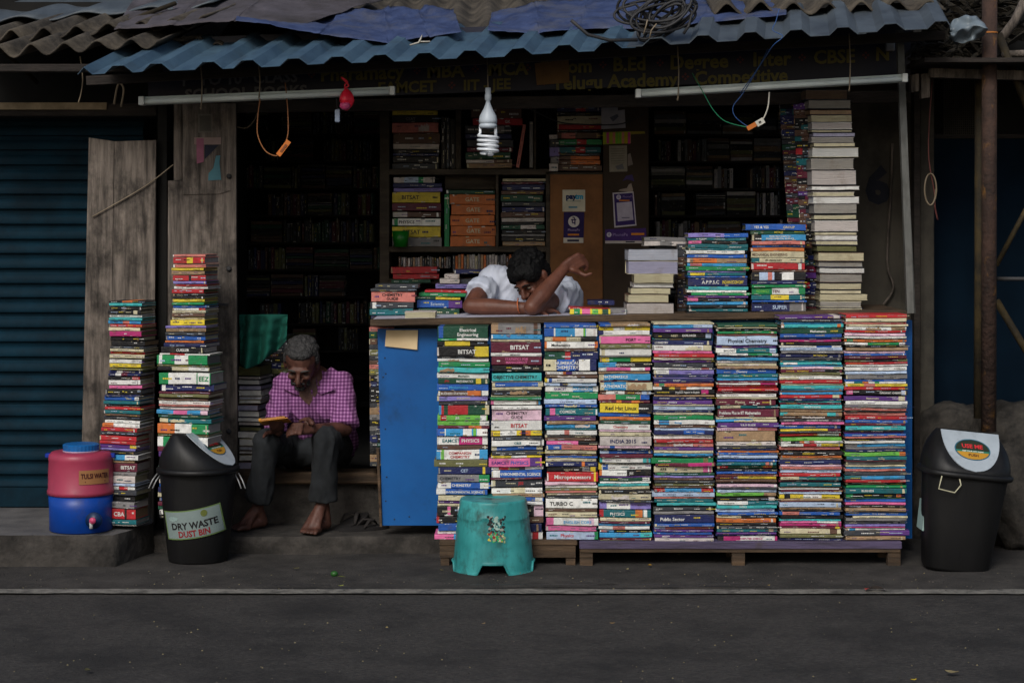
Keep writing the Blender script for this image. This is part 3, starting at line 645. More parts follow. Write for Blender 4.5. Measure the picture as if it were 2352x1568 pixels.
# upright books
def upright(px0, px1, py0, py1, Y, c, label, grp, tilt=0, area=1, D=.15):
    a = P(px0, py1, Y); w = S(px1 - px0, Y); h = S(py1 - py0, Y)
    # local x -> up, local z -> to the left, spine towards the viewer
    M0 = Matrix.Translation((a.x + w, Y, a.z)) @ Matrix.Rotation(R(tilt - 90), 4, 'Y')
    book(M0, h, w - .0008, D, c, [], [], False, False, w * h * area, label, grp, True)
def su(x0, x1, y0, y1, c, lb, tilt=0): upright(*(( (1480 + x0 / 2.306) / 1.7415, (1480 + x1 / 2.306) / 1.7415, (400 + y0 / 2.306) / 1.7415, (400 + y1 / 2.306) / 1.7415)), 1.5, c, lb, SG, tilt)
su(655, 700, 155, 628, 'k', 'black upright book beside pile in top left bookcase compartment')
su(702, 735, 165, 628, 'E', 'dark grey upright book in top left bookcase compartment')
su(738, 790, 180, 632, 'k', 'wide black upright book left of bookcase divider')
su(1345, 1378, 225, 625, 'i', 'salmon book leaning in top middle bookcase compartment', 9)
su(1470, 1505, 200, 622, 'e', 'grey upright book beside second bookcase divider')
su(684, 732, 872, 1354, 'g', 'green upright book left of the orange set')
for k in range(22):
    x = 262 + k * 22; upright((1480 + x / 2.306) / 1.7415, (1480 + (x + 20) / 2.306) / 1.7415, 580 + rnd.uniform(8, 14), 616, 1.5, rnd.choice('OTEqNekT'), 'small dull upright book, %s in lower left bookcase row' % ordw(k + 1), SG, 0, .8)
for k in range(24):
    x = 760 + k * 26; upright((1480 + x / 2.306) / 1.7415, (1480 + (x + 24) / 2.306) / 1.7415, 583 + rnd.uniform(0, 6), 626, 1.5, rnd.choice('qTEeNecqo'), 'small worn upright book, %s in lower right bookcase row' % ordw(k + 1), SG, 0, .8)
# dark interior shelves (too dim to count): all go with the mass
for (xa, xb, Yd) in ((548, 872, 3.3), (1490, 1850, 3.1)):  # dark palettes put the room's shade into the book colours
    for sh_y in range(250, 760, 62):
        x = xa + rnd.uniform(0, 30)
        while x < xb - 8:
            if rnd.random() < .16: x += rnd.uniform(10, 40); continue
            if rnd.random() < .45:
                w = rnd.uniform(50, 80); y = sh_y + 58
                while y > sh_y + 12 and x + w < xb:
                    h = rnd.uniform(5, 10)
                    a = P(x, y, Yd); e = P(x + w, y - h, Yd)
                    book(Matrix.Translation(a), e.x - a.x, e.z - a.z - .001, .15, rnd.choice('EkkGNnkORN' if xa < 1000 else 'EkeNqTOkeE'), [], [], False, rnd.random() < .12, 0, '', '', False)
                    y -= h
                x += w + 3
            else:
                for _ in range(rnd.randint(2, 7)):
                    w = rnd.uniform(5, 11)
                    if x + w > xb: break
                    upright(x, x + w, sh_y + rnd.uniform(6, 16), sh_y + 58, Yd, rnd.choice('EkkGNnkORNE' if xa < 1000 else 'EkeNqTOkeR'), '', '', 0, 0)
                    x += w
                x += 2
# ------------------------------------------------------------------ ground
def struct(mb, name, m, **k):
    o = mb.build(name, m, **k); return tag(o, kind='structure')
def nz(x, y=0, z=0, s=1.0): return noise.noise(Vector((x * s, y * s, z * s)))
g = MB()
g.box(-60, 60, -40, 60, -.4, -.012)
struct(g, 'ground', M['dirt'])
g = MB(); g.grid(lambda u, v: (-9 + 18 * u, -8 + 7.45 * v, .004 + .003 * nz(u * 40, v * 14)), 90, 40)
struct(g, 'road', M['asphalt'])
def apron(u, v):
    x = -9 + 18 * u
    return (x, -.56 + .03 * nz(x, 0, 3, 2.3) + (1.9 + .56) * v, .0 + .014 * v ** .3 + .006 * nz(x * 3, v * 5))
g = MB(); g.grid(apron, 160, 24)
struct(g, 'pavement', M['dirt'])
# worn edge line
g = MB()
def ln(u, v):
    x = -4 + 8 * u; y = -.63 - .012 * u * 8 / 4.5
    w = .028 + .007 * nz(x * 9, 1)
    w *= 1.7
    return (x, y + (v - .5) * 2 * w * 1.0 + .006 * nz(x * 5, 7), .012)
g.grid(ln, 300, 1)
struct(g, 'road_line', M['line'])
r_ = random.Random(2)
g = MB()
for (xa, xb, yy) in ((1080, 1420, 1347), (1370, 1560, 1300 + 47), (1600, 1760, 1345), (580, 760, 1348), (1490, 1720, 1350)):
    q = 1.53 * K * D0 / (yy - 500); n_ = 24
    vs = []
    for i in range(n_ + 1):
        px = xa + (xb - xa) * i / n_; x = (px - 1176) * q / D0 / K; w = .006 * abs(math.sin(i * 1.7)) + .002
        vs += [(x, q - D0 - w + .01 * nz(x * 4, 3), .020), (x, q - D0 + w + .01 * nz(x * 4, 3), .020)]
    g.add(vs, [[2 * i, 2 * i + 2, 2 * i + 3, 2 * i + 1] for i in range(n_)])
struct(g, 'pavement_crack', M['rubber'])
# kerb slab on the left (raised concrete platform)
def rough_block(name, pts, z0, z1, m, mtop=None, amp=.012, cat=None, label=None, n=26):
    """pts: outline seen from above (counter-clockwise); roughened sides"""
    b = MB()
    out = []
    for (x0, y0), (x1, y1) in zip(pts, pts[1:] + pts[:1]):
        L = math.hypot(x1 - x0, y1 - y0); k = max(1, int(L / .05))
        for i in range(k): out.append((x0 + (x1 - x0) * i / k, y0 + (y1 - y0) * i / k))
    cx = sum(p[0] for p in out) / len(out); cy = sum(p[1] for p in out) / len(out)
    rows = 6; vs = []
    for j in range(rows + 1):
        z = z0 + (z1 - z0) * j / rows
        for (x, y) in out:
            a = amp * nz(x * 9, y * 9, z * 14) + amp * .6 * nz(x * 30, y * 30, z * 40)
            if j == rows: a -= .006
            dx, dy = x - cx, y - cy; l = math.hypot(dx, dy)
            vs.append((x + dx / l * a, y + dy / l * a, z - (.004 * abs(nz(x * 20, y * 20)) if j == rows else 0)))
    N = len(out); fs = []
    for j in range(rows):
        for i in range(N):
            i2 = (i + 1) % N; fs.append([j * N + i, j * N + i2, (j + 1) * N + i2, (j + 1) * N + i])
    b.add(vs, fs, None, True)
    t = MB(); t.add([vs[rows * N + i] for i in range(N)], [list(range(N))])
    return b, t
def block_thing(name, label, cat, pts, z0, z1, m, mt, **k):
    b, t = rough_block(name, pts, z0, z1, m, **k)
    o = b.build(name, m); tag(o, label, cat)
    t.build('top_surface', mt, o)
    return o
xl = lambda px, Y: P(px, 0, Y).x
block_thing('concrete_platform', 'rough grey concrete platform with worn top under the water jug', 'platform', [(-3.2, -.05), (xl(262, -.05), -.05), (xl(352, .3), .3), (xl(360, 1.2), 1.2), (-3.2, 1.2)], -.01, .146, M['concrete'], M['slabtop'])
block_thing('doorstep', 'low cracked concrete step under the bare feet of the seated man', 'step', [(xl(340, .26), .30), (xl(700, .26), .27), (xl(1060, .3), .30), (xl(1060, .9), .9), (xl(340, .9), .9)], -.01, .088, M['concrete'], M['concrete'])
block_thing('door_sill', 'grey plinth and worn sill the seated man sits on', 'sill', [(xl(360, .66), .68), (xl(1120, .66), .68), (xl(1120, 1), 1.1), (xl(360, 1), 1.1)], .0, .275, M['concrete'], M['concrete'], amp=.006)
g = MB(); g.box(xl(536, .62), xl(885, .62), .625, .80, .28, .335, bev=.008)
tag(g.build('sill_board', M['wood2']), 'scuffed brown timber board along the doorway sill', 'board')
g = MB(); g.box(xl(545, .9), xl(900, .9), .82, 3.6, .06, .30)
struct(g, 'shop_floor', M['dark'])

# ------------------------------------------------------------------ shop shell (dim inside)
def wallbox(name, label, cat, m, *b, bev=0):
    g = MB(); g.box(*b, bev=bev); return tag(g.build(name, m), label, cat)
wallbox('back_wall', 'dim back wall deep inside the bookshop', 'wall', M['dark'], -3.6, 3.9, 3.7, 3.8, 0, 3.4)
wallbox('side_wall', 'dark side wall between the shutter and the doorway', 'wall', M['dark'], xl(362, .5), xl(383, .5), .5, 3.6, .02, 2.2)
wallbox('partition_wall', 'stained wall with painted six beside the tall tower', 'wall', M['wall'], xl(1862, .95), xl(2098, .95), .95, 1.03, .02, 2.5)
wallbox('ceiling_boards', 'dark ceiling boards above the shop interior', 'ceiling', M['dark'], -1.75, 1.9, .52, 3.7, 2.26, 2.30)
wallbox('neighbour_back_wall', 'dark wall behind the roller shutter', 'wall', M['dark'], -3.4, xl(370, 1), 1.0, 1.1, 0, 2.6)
# painted numeral 6 on the wall
six = MB(); c6 = P(2017, 425, .947)
six.text('6', lambda u, v: (c6.x + u, .946, c6.z + v), .235, (.012, .014, .022), bold=.05)
w6 = bpy.data.objects['partition_wall']
six.build('painted_number', M['matte'], w6)
# shelves inside the dark room
for (xa, xb, Yd, lab) in ((540, 876, 3.3, 'dark bookcase deep behind the doorway'), (1486, 1856, 3.1, 'dark bookcase deep behind the counter at right')):
    t = thing('bookcase', lab, 'bookcase', P((xa + xb) / 2, 1100, Yd))
    for sy in range(250, 1100, 62):
        g = MB(); a = P(xa, sy + 58, Yd)
        g.box(xl(xa, Yd), xl(xb, Yd), Yd - .02, Yd + .2, a.z - .014, a.z - .001); g.build('shelf', M['darkwood'], t)
    g = MB(); g.box(xl(xa, Yd), xl(xb, Yd), Yd + .2, Yd + .22, .3, 2.3); g.build('back_panel', M['dark'], t)
# main bookcase behind the counter
def Sx(x): return (1480 + x / 2.306) / 1.7415
def Sy(y): return (400 + y / 2.306) / 1.7415
t = thing('bookcase', 'worn grey timber bookcase behind the leaning man', 'bookcase', P(1070, 900, 1.6))
def slab(nm, x0, x1, y0, y1, Yf=1.46, Yb=1.72, m='shelfwood'):
    g = MB(); a = P(x0, y1, Yf); e = P(x1, y0, Yf)
    g.box(a.x, e.x, Yf, Yb, a.z, e.z, bev=.002); return g.build(nm, M[m], t)
slab('side_board', 872, 894, 225, 760)
slab('side_board', 1254, 1264, 395, 700, m='shelfwood')
slab('shelf', 894, 1262, Sy(636), Sy(690))
slab('shelf', 894, 1254, Sy(1352), Sy(1402))
slab('divider', Sx(790), Sx(838), 232, Sy(636), Yf=1.475)
slab('divider', Sx(1512), Sx(1532), 232, Sy(636), Yf=1.475)
slab('divider', Sx(1160), Sx(1186), Sy(690), Sy(1352), Yf=1.475)
slab('shelf', 894, 1254, 640, 652)
slab('shelf', 1254, 1386, 396, 401)
slab('inner_panel', Sx(690), Sx(1160), Sy(690), Sy(826), Yf=1.6, Yb=1.61)
g = MB(); g.box(xl(872, 1.73), xl(1388, 1.73), 1.73, 1.75, .3, 2.3); g.build('back_panel', M['dark'], t)
wallbox('brown_board', 'plain brown board carrying two payment stickers', 'board', M['ply'], xl(1264, 1.44), xl(1384, 1.44), 1.44, 1.46, .6, P(0, 401, 1.44).z)
wallbox('dark_board', 'dark brown board covered with pinned papers and stickers', 'board', mat('dark_brown_board', (42, 32, 24), (60, 48, 36), scale=5, rough=.8, bump=.1), xl(1386, 1.40), xl(1490, 1.40), 1.40, 1.44, .6, P(0, 225, 1.40).z)

# ------------------------------------------------------------------ counter
ct = thing('counter', 'blue sided wooden shop counter behind the book columns', 'counter', (.4, .5, .02))
g = MB()
def top_z(px): return P(px, 741 - 23 * (px - 850) / 1230, .2).z
prof = []
n = 40
vs = []
for i in range(n + 1):
    px = 850 + (2072 - 850) * i / n
    x = xl(px, .2); z = top_z(px) + .002 * nz(x * 8, 3)
    for (y, dz) in ((.2, -.013), (.204, -.017), (.78, -.017), (.78, .013), (.206, .013), (.2, .009)):
        vs.append((x, y + .002 * nz(x * 20, dz * 200), z + dz))
fs = []
for i in range(n):
    for j in range(6):
        j2 = (j + 1) % 6
        fs.append([i * 6 + j2, i * 6 + j, (i + 1) * 6 + j, (i + 1) * 6 + j2])
fs.append([0, 1, 2, 3, 4, 5]); fs.append([n * 6 + j for j in (5, 4, 3, 2, 1, 0)])
g.add(vs, fs); g.build('counter_top', M['wood2'], ct)
g = MB(); vs = []
for i in range(n + 1):
    px = 856 + (1440 - 856) * i / n
    x = xl(px, .2); z = top_z(px) + .015
    vs += [(x, .215, z), (x, .77, z)]
g.add(vs, [[2 * i, 2 * i + 2, 2 * i + 3, 2 * i + 1] for i in range(n)]); g.build('top_covering', mat('faded_table_sheet', (150, 150, 168), (186, 186, 200), scale=9, rough=.5, bump=.1, grime=(110, 100, 90), gscale=8, gamt=.7, glo=.5), ct)
g = MB()
a = P(868, 1206, .3); e = P(1010, 755, .3)
g.prism([(P(878, 1206, .3).x, a.z), (e.x, a.z), (e.x, e.z), (P(867, 755, .3).x, e.z)], .3, .318)
g.build('side_panel', M['bluepanel'], ct)
for (nx_, ny_) in ((884, 822), (886, 858), (880, 866), (885, 985), (888, 1095), (886, 1150), (906, 1192), (940, 1186), (1000, 1192)):
    p_ = P(nx_, ny_, .2985); g = MB(); g.tube([p_, p_ + Vector((0, .004, 0))], .0035, 8); g.build('nail', M['rubber'], ct)
g = MB(); g.box(xl(1012, .3), xl(2095, .3), .3, .318, P(0, 1236, .3).z, P(0, 735, .3).z); g.build('front_panel', M['bluepanel'], ct)
g = MB(); g.prism([(P(868, 1206, .28).x + .008, a.z - .004), (P(874, 1206, .28).x + .006, a.z - .004), (P(870, 1206, .28).x, P(0, 1030, .28).z), (P(864, 1206, .28).x, P(0, 1030, .28).z)], .285, .32)
g.build('edge_strip', M['wood2'], ct)
g = MB(); g.box(xl(1010, .3), xl(2090, .3), .74, .78, .02, 1.04); g.build('back_panel', M['darkwood'], ct)
g = MB(); g.prism([(P(884, 793, .285).x, P(0, 795, .285).z), (P(958, 803, .285).x, P(0, 803, .285).z), (P(960, 758, .285).x, P(0, 758, .285).z), (P(887, 758, .285).x, P(0, 758, .285).z)], .288, .2885)
tag(g.build('paper_sheet', mat('aged_paper', (186, 162, 124), (206, 184, 146), scale=5, rough=.9, bump=.1)), 'blank tan sheet pasted on the blue panel under the counter edge', 'paper')
g = MB(); g.box(xl(1868, .25), xl(2078, .25), .19, .6, P(0, 735, .25).z, P(0, 712, .25).z, bev=.003)
tag(g.build('timber_plank', M['wood2']), 'brown plank on the counter end under the tall tower', 'plank')

# benches carrying the columns
def bench(label, x0, x1, ytop, ybot, th, m, legs, Yf=-.03, Yb=.26):
    t = thing('low_bench', label, 'bench', (xl((x0 + x1) / 2, 0), .1, .01), 'low benches under the book columns')
    g = MB(); z1 = P(0, ytop, Yf).z; z0 = P(0, ytop + th, Yf).z
    x_0, x_1 = xl(x0, Yf), xl(x1, Yf)
    g.box(x_0, x_1, Yf, Yb, z0, z1, bev=.003); g.build('top_board', M[m], t)
    for (a, b) in legs:
        for yy in (Yf + .01, Yb - .06):
            g = MB(); g.box(xl(a, Yf), xl(b, Yf), yy, yy + .045, .004, z0 - .0005, bev=.002); g.build('leg', M['wood2'], t)
    return t
z1b = 1241
b1 = bench('brown timber bench behind the teal stool', 1009, 1326, 1240.5, 0, 12, 'wood2', [(1012, 1032), (1300, 1322)])
g = MB(); g.box(xl(1010, -.03), xl(1322, -.03), -.026, -.006, P(0, 1280, -.03).z, P(0, 1253, -.03).z); g.build('apron_board', M['wood2'], b1)
b2 = bench('purple topped bench under the right hand book columns', 1331, 2072, 1243.5, 0, 17, 'purplewood', [(1332, 1362), (1682, 1712), (2040, 2070)])
g = MB(); g.box(xl(1334, -.03), xl(2068, -.03), -.026, -.004, P(0, 1268, -.03).z, P(0, 1261, -.03).z); g.build('apron_board', M['wood2'], b2)

# ------------------------------------------------------------------ shutter and boards at left
t = thing('roller_shutter', 'dark teal ribbed roller shutter of the closed shop', 'shutter', P(100, 1168, .8))
g = MB()
z0, z1 = .25, P(0, 265, .8).z
vs = []; ny = 420
for j in range(ny + 1):
    z = z0 + (z1 - z0) * j / ny
    ph = (z / .0708) % 1
    y = .8 - .022 * (math.sin(ph * math.pi) ** .6 if ph > .32 else math.sin(ph * math.pi) * .25)
    vs += [(-2.9, y, z), (xl(330, .8), y, z)]
g.add(vs, [[2 * j, 2 * j + 1, 2 * j + 3, 2 * j + 2] for j in range(ny)]); g.build('slat_curtain', M['shutter'], t)
g = MB(); g.box(-2.9, xl(330, .8), .785, .81, .148, .25, bev=.004); g.build('bottom_rail', M['shutter'], t)
g = MB(); g.box(-2.9, xl(372, .7), .56, .80, P(0, 268, .6).z, P(0, 238, .6).z, bev=.004); g.build('hood', M['darkwood'], t)
g = MB(); g.box(-2.9, xl(245, .55), .545, .56, P(0, 252, .55).z, P(0, 236, .55).z); g.build('rusty_strip', mat('rusty_strip', (96, 82, 62), (150, 134, 108), scale=9, rough=.8), t)
def plank(name, label, cat, quad, Y, th, m, group=None):
    g = MB(); pts = [P(x, y, Y) for x, y in quad]
    g.prism([(p.x, p.z) for p in pts], Y, Y + th); o = g.build(name, M[m]); return tag(o, label, cat, group)
tb = thing('plank_screen', 'tall weathered grey plank screen beside the shutter', 'board', P(270, 1200, .45))
for q in ([(184, 1200), (250, 1200), (262, 325), (204, 316)], [(251, 1200), (352, 1200), (358, 322), (263, 325)]):
    g = MB(); pts = [P(x, y, .45) for x, y in q]; g.prism([(p.x, p.z) for p in pts], .45, .478); g.build('plank', M['wood'], tb)
dr = thing('wooden_door', 'old grey board door with faded poster and iron hasp', 'door', P(470, 1085, .42))
for q in ([(384, 1090), (418, 1090), (419, 415), (386, 415)], [(419.5, 1090), (545, 1090), (541, 238), (419, 238)]):
    g = MB(); pts = [P(x, y, .42) for x, y in q]; g.prism([(p.x, p.z) for p in pts], .42, .455); g.build('door_board', M['wood'], dr)
g = MB(); g.box(xl(400, .44), xl(418, .44), .43, .45, P(0, 414, .44).z, P(0, 238, .44).z); g.build('side_strip', M['wood'], dr)
g = MB(); g.prism([(P(420, 449, .415).x, P(0, 447, .415).z), (P(505, 0, .415).x, P(0, 445, .415).z), (P(529, 0, .415).x, P(0, 438, .415).z), (P(421, 0, .415).x, P(0, 430, .415).z)], .414, .419); g.build('hinge_strap', M['wood'], dr)
for py in (405, 617, 990):
    g = MB(); g.lathe([(.0, 0), (.012, .001), (.012, .006), (.006, .009)], (0, 0, 0), 12)
    g.M = None
    c = P(526, py, .418)
    g.v = [Vector((c.x + p.x, c.y - p.z, c.z + p.y)) for p in g.v]; g.build('bolt', M['rubber'], dr)
g = MB(); g.bar(P(490, 697, .40), P(524, 700, .40), .012, .012); g.build('bolt', M['rubber'], dr)
# faded poster pieces on the door
po = thing('torn_poster', 'torn pink and blue poster remains high on the door board', 'poster', P(476, 414, .416))
def scrap(parent, quad, col, Y, name='paper_piece'):
    g = MB(); g.add([P(x, y, Y) for x, y in quad], [list(range(len(quad)))[::-1]], lin(col)); return g.build(name, M['matte'], parent)
scrap(po, [(446, 316), (508, 316), (507, 332), (446, 332)], (150, 128, 122), .4165)
scrap(po, [(451, 318), (468, 318), (468, 372), (452, 376)], (150, 92, 112), .4155)
scrap(po, [(470, 333), (503, 333), (470, 366)], (40, 42, 56), .4165)
scrap(po, [(496, 358), (506, 357), (504, 374), (508, 413), (478, 415), (479, 398), (490, 386)], (74, 118, 128), .4165)
g = MB(); c = P(468, 324, .4158)
pass
g = MB(); g.box(P(455, 0, .412).x, P(487, 0, .412).x, .4165, .4185, P(0, 305, .41).z, P(0, 262, .41).z, lin((104, 100, 92)))
g.box(P(458, 0, .412).x, P(484, 0, .412).x, .4155, .4165, P(0, 301, .41).z, P(0, 266, .41).z, lin((82, 78, 72)))
tag(g.build('small_plate', M['matte']), 'small square grey plate fixed above the torn poster', 'plate')

# ------------------------------------------------------------------ front beam, sign board, posts
g = MB()
za, zb = P(540, 235, .46), P(1490, 227, .46)
g.bar((xl(536, .46), .47, P(0, 246, .46).z), (xl(2090, .46), .47, P(0, 222, .46).z), .06, .055)
tag(g.build('cross_beam', M['darkwood']), 'grey brown timber beam under the shop sign', 'beam')
sg = thing('shop_sign', 'dark blue fabric sign board with yellow course names', 'sign', P(1200, 215, .42))
th = math.radians(2.1)
def sgp(px, py): return P(px, py - (px - 720) * math.tan(th), .42)
g = MB(); navy = lin((13, 17, 38)); blk = lin((16, 15, 22))
def sg_face(u, v):
    px = 340 + (2092 - 340) * u; py = 226 - 150 * v
    p = sgp(px, py); return (p.x, .42 + .006 * nz(u * 30, v * 4), p.z)
g.grid(sg_face, 60, 4, navy)
g.build('sign_cloth', M['paint'], sg)
g = MB()
g.bar(sgp(340, 150) + Vector((0, .03, 0)), sgp(2092, 150) + Vector((0, .03, 0)), .02, .2); g.build('sign_backing', M['darkwood'], sg)
g = MB()
yel = lin((92, 84, 24)); gry = lin((84, 84, 88)); redc = lin((84, 28, 28))
def stext(s, px, py, size, col, al='L', bold=.03):
    c = sgp(px, py)
    g = MB(); g.text(s, lambda u, v: (c.x + u, .412, c.z + v + u * math.tan(th)), size, col, bold=bold, align=al)
    g.build('lettering', M['paint'], sg)
def orn(px, py, s=.011):
    g = MB()
    for (dx, dz) in ((-1, 0), (1, 0), (0, 1), (0, -1)):
        c = sgp(px, py) + Vector((dx * s, 0, dz * s)); q = s * .62
        g.add([(c.x, .4125, c.z - q), (c.x + q, .4125, c.z), (c.x, .4125, c.z + q), (c.x - q, .4125, c.z)], [[0, 1, 2, 3]], redc)
    g.build('ornament', M['paint'], sg)
stext('1', 414, 174, .074, gry); stext('ST', 427, 168, .038, gry); stext('TO 10', 457, 174, .074, gry); stext('TH', 545, 168, .038, gry); stext('CLASS', 582, 174, .074, gry)
stext('SCHOOL BOOKS', 425, 208, .074, gry)
for q_ in ((716, 172), (958, 172), (1092, 173), (1212, 174), (1385, 174), (1516, 174), (1700, 174), (1842, 174), (1988, 174), (1038, 208), (1250, 208), (1574, 208)): orn(*q_)
for w_, x_, y_, z_ in (('Pharamacy', 736, 172, .089), ('MBA', 980, 174, .086), ('MCA', 1120, 174, .086), ('B.Com', 1240, 174, .086), ('B.Ed', 1407, 174, .086), ('Degree', 1538, 174, .090), ('Inter', 1728, 174, .090), ('CBSE', 1868, 174, .086), ('N', 2010, 172, .086),
    ('EAMCET', 868, 208, .072), ('IIT - JEE', 1064, 209, .068), ('Telugu Academy', 1268, 212, .086), ('Competitive', 1594, 212, .086)): stext(w_, x_, y_, z_, yel)
g = MB(); g.add([P(1228, 146, .40), P(1306, 137, .40), P(1308, 190, .40), P(1233, 196, .40)], [[3, 2, 1, 0]], lin((112, 84, 50)))
tag(g.build('cardboard_patch', M['matte']), 'square brown card patch stuck over the shop sign', 'patch')
g = MB(); g.box(P(2034, 0, .38).x, P(2054, 0, .38).x, .36, .40, P(0, 118, .38).z, P(0, 90, .38).z, bev=.003)
tag(g.build('junction_box', M['alu']), 'small grey junction box at the right end of the sign', 'box')
g = MB()
a, b = P(2066, 70, .2), P(2090, 719, .2)
g.bar(a, b, .034, .03); o = g.build('metal_post', M['post']); tag(o, 'pale aluminium post rising from the counter right end', 'post')
g = MB(); g.bar(P(2073, 200, .235), P(2097, 719, .235), .012, .02); g.build('post_flange', M['post'], o)

# ------------------------------------------------------------------ awning: trapezoid sheets running back and up
aw = thing('awning', 'blue grey ribbed metal awning sloping over the shop front', 'awning', P(1180, 200, .3))
def fe(px):       # front edge
    q = [(178, 171), (590, 154), (896, 141), (1165, 129), (1433, 111), (1659, 97), (1962, 80), (2190, 68)]
    for (a, b), (c, d) in zip(q, q[1:]):
        if px <= c: return b + (d - b) * (px - a) / (c - a)
    return 68
def awn(px_front, t, rise):
    a = P(px_front, fe(px_front), -.3)
    return Vector((a.x + .11 * t, -.3 + .80 * t, a.z + .20 * t + rise))
pitch = (2182 - 190) / 12.0
seams = [(178, 1460), (1440, 1990), (1972, 2186)]
for k, (pa, pb) in enumerate(seams):
    g = MB(); cols_ = []
    per = 85.4; ph0 = 6
    px = pa; knots = []
    nper = int((pb - pa) / per) + 2
    knots.append((pa, 0.0))
    for c_ in (178, 271, 358, 478, 567, 673, 774, 872, 974, 1079, 1189, 1295, 1395, 1506, 1614, 1723, 1828, 1936, 2045, 2161):
        for (o_, r_) in ((-31, .0), (-13, .031), (14, .031), (34, .0)):
            q = c_ + o_
            if pa < q < pb: knots.append((q, r_))
    knots.append((pb, 0.0))
    nn = 7; vs = []
    for j in range(nn + 1):
        t_ = j / nn
        for (q, r_) in knots:
            p = awn(q, t_, r_ + .004 * k); p.z += .003 * nz(q * .02, j, k * 3, 1) + (.004 * nz(q * .013, 5) if j == 0 else 0)
            vs.append(p)
    w = len(knots)
    g.add(vs, [[j * w + i, j * w + i + 1, (j + 1) * w + i + 1, (j + 1) * w + i] for j in range(nn) for i in range(w - 1)])
    o = g.build('roof_sheet', M['tin'] if k == 0 else M['greytin'], aw); mod(o, 'SOLIDIFY', thickness=.0022)
g = MB(); g.bar(P(200, 186, .10), P(2170, 82, .10), .04, .04); g.build('purlin', M['darkwood'], aw)
# cement sheet layer above with tarp
def wave_sheet(name, label, x0, x1, Yf, Yb, zf, zb, pitch, amp, m, group, skew=0, tiltx=0, n=10):
    g = MB(); nx = int((x1 - x0) / pitch * 12)
    def fn(u, v):
        x = x0 + (x1 - x0) * u
        return (x + skew * v, Yf + (Yb - Yf) * v + (1 - v) * (.03 * nz(x * 5, 1, zf) + .02 * nz(x * 19, 2, zf)), zf + (zb - zf) * v + tiltx * u + amp * (1 + .5 * nz(x * 2, v * 2, zf)) * math.sin(x / pitch * 2 * math.pi + .5 * nz(x * 1.5, v * 3)) + .012 * nz(x * 3, v * 3))
    g.grid(fn, nx, n)
    o = g.build(name, M[m]); mod(o, 'SOLIDIFY', thickness=.008); return tag(o, label, 'roof sheet', group)
AG = 'old roof sheets layered above the awning'
zt = lambda py, Y: P(0, py, Y).z
wave_sheet('roof_sheet', 'wavy cement roof sheet lying right above the tarpaulin', xl(1640, .25), xl(2175, .25), .25, 1.7, zt(22, .25), zt(22, .25) + .42, .155, .024, 'asbestos', AG, tiltx=.02)
wave_sheet('roof_sheet', 'wavy cement roof sheet whose edge shows amid the blue tarpaulin', xl(470, .3), xl(1660, .3), .34, 2.0, zt(112, .34), zt(112, .34) + .44, .155, .024, 'asbestos', AG, tiltx=.085)
wave_sheet('roof_sheet', 'grey wavy roof sheet tilted at the upper left corner', -2.7, xl(360, .1), .06, 1.6, zt(132, .06), zt(132, .06) + .36, .145, .022, 'asbestos', AG, tiltx=.07, skew=.3)
wave_sheet('roof_sheet', 'second rough roof sheet over the shutter roof', -2.7, xl(470, .3), .30, 1.9, zt(98, .30), zt(98, .30) + .40, .145, .022, 'asbestos', AG, tiltx=.10, skew=.35)
wave_sheet('roof_sheet', 'topmost bluish roof sheet in the upper left corner', -2.7, xl(500, .8), .62, 2.0, zt(58, .62), zt(58, .62) + .35, .3, .012, 'greytin', AG, tiltx=.10, skew=.3)
g = MB(); g.box(-2.9, xl(372, .1), .08, .13, zt(166, .1), zt(148, .1), bev=.004); tag(g.build('eaves_board', M['darkwood']), 'dark eaves board under the left roof sheets', 'board')
def drape(name, label, outline_top, outline_bot, Yt, Yb, m, folds=1.0, seed=0, nx=90, nyy=18):
    """cloth between two picture polylines, bellied and folded"""
    def interp(pl, u):
        n = len(pl) - 1; f = min(u * n, n - 1e-6); i = int(f); w = f - i
        w = w * w * (3 - 2 * w)
        return pl[i][0] * (1 - w) + pl[i + 1][0] * w, pl[i][1] * (1 - w) + pl[i + 1][1] * w
    g = MB()
    def fn(u, v):
        a = interp(outline_bot, u); b = interp(outline_top, u)
        Y = Yb + (Yt - Yb) * v
        p = P(a[0], a[1], Yb) * (1 - v) + P(b[0], b[1], Yt) * v
        f = folds * (.020 * nz(u * 9 + v * 2.5, v * 3 + seed, seed) + .010 * nz(u * 26 + v * 5, v * 7, seed) + .005 * nz(u * 60, v * 18, seed))
        p.z += f * (.3 + .9 * v); p.y -= f * 1.3 + .03 * math.sin(v * math.pi) * folds
        return p
    g.grid(fn, nx, nyy)
    o = g.build(name, M[m]); mod(o, 'SOLIDIFY', thickness=.002); return tag(o, label, 'tarpaulin', 'tarpaulins over the roof')
drape('tarpaulin', 'wrinkled blue tarpaulin sagging over the middle left of the roof', [(560, 30), (655, 40), (789, 24), (883, 18), (960, 18), (1040, 22)], [(540, 46), (620, 56), (735, 79), (891, 98), (985, 84), (1060, 74)], .95, .12, 'tarp', seed=1)
drape('tarpaulin', 'blue tarpaulin with folded hem on the middle right of the roof', [(1130, 32), (1229, 4), (1350, -6), (1500, -12), (1650, -20), (1800, -24)], [(1120, 70), (1237, 76), (1330, 66), (1460, 66), (1600, 54), (1806, 34)], .95, .12, 'tarp', seed=5)
drape('tarpaulin', 'dusty grey sheet spread over the left part of the roof', [(330, -30), (480, -30), (640, -30), (900, -10)], [(262, 68), (400, 58), (537, 48), (680, 62)], 1.3, .22, 'tarpbrown', seed=9, folds=.7)
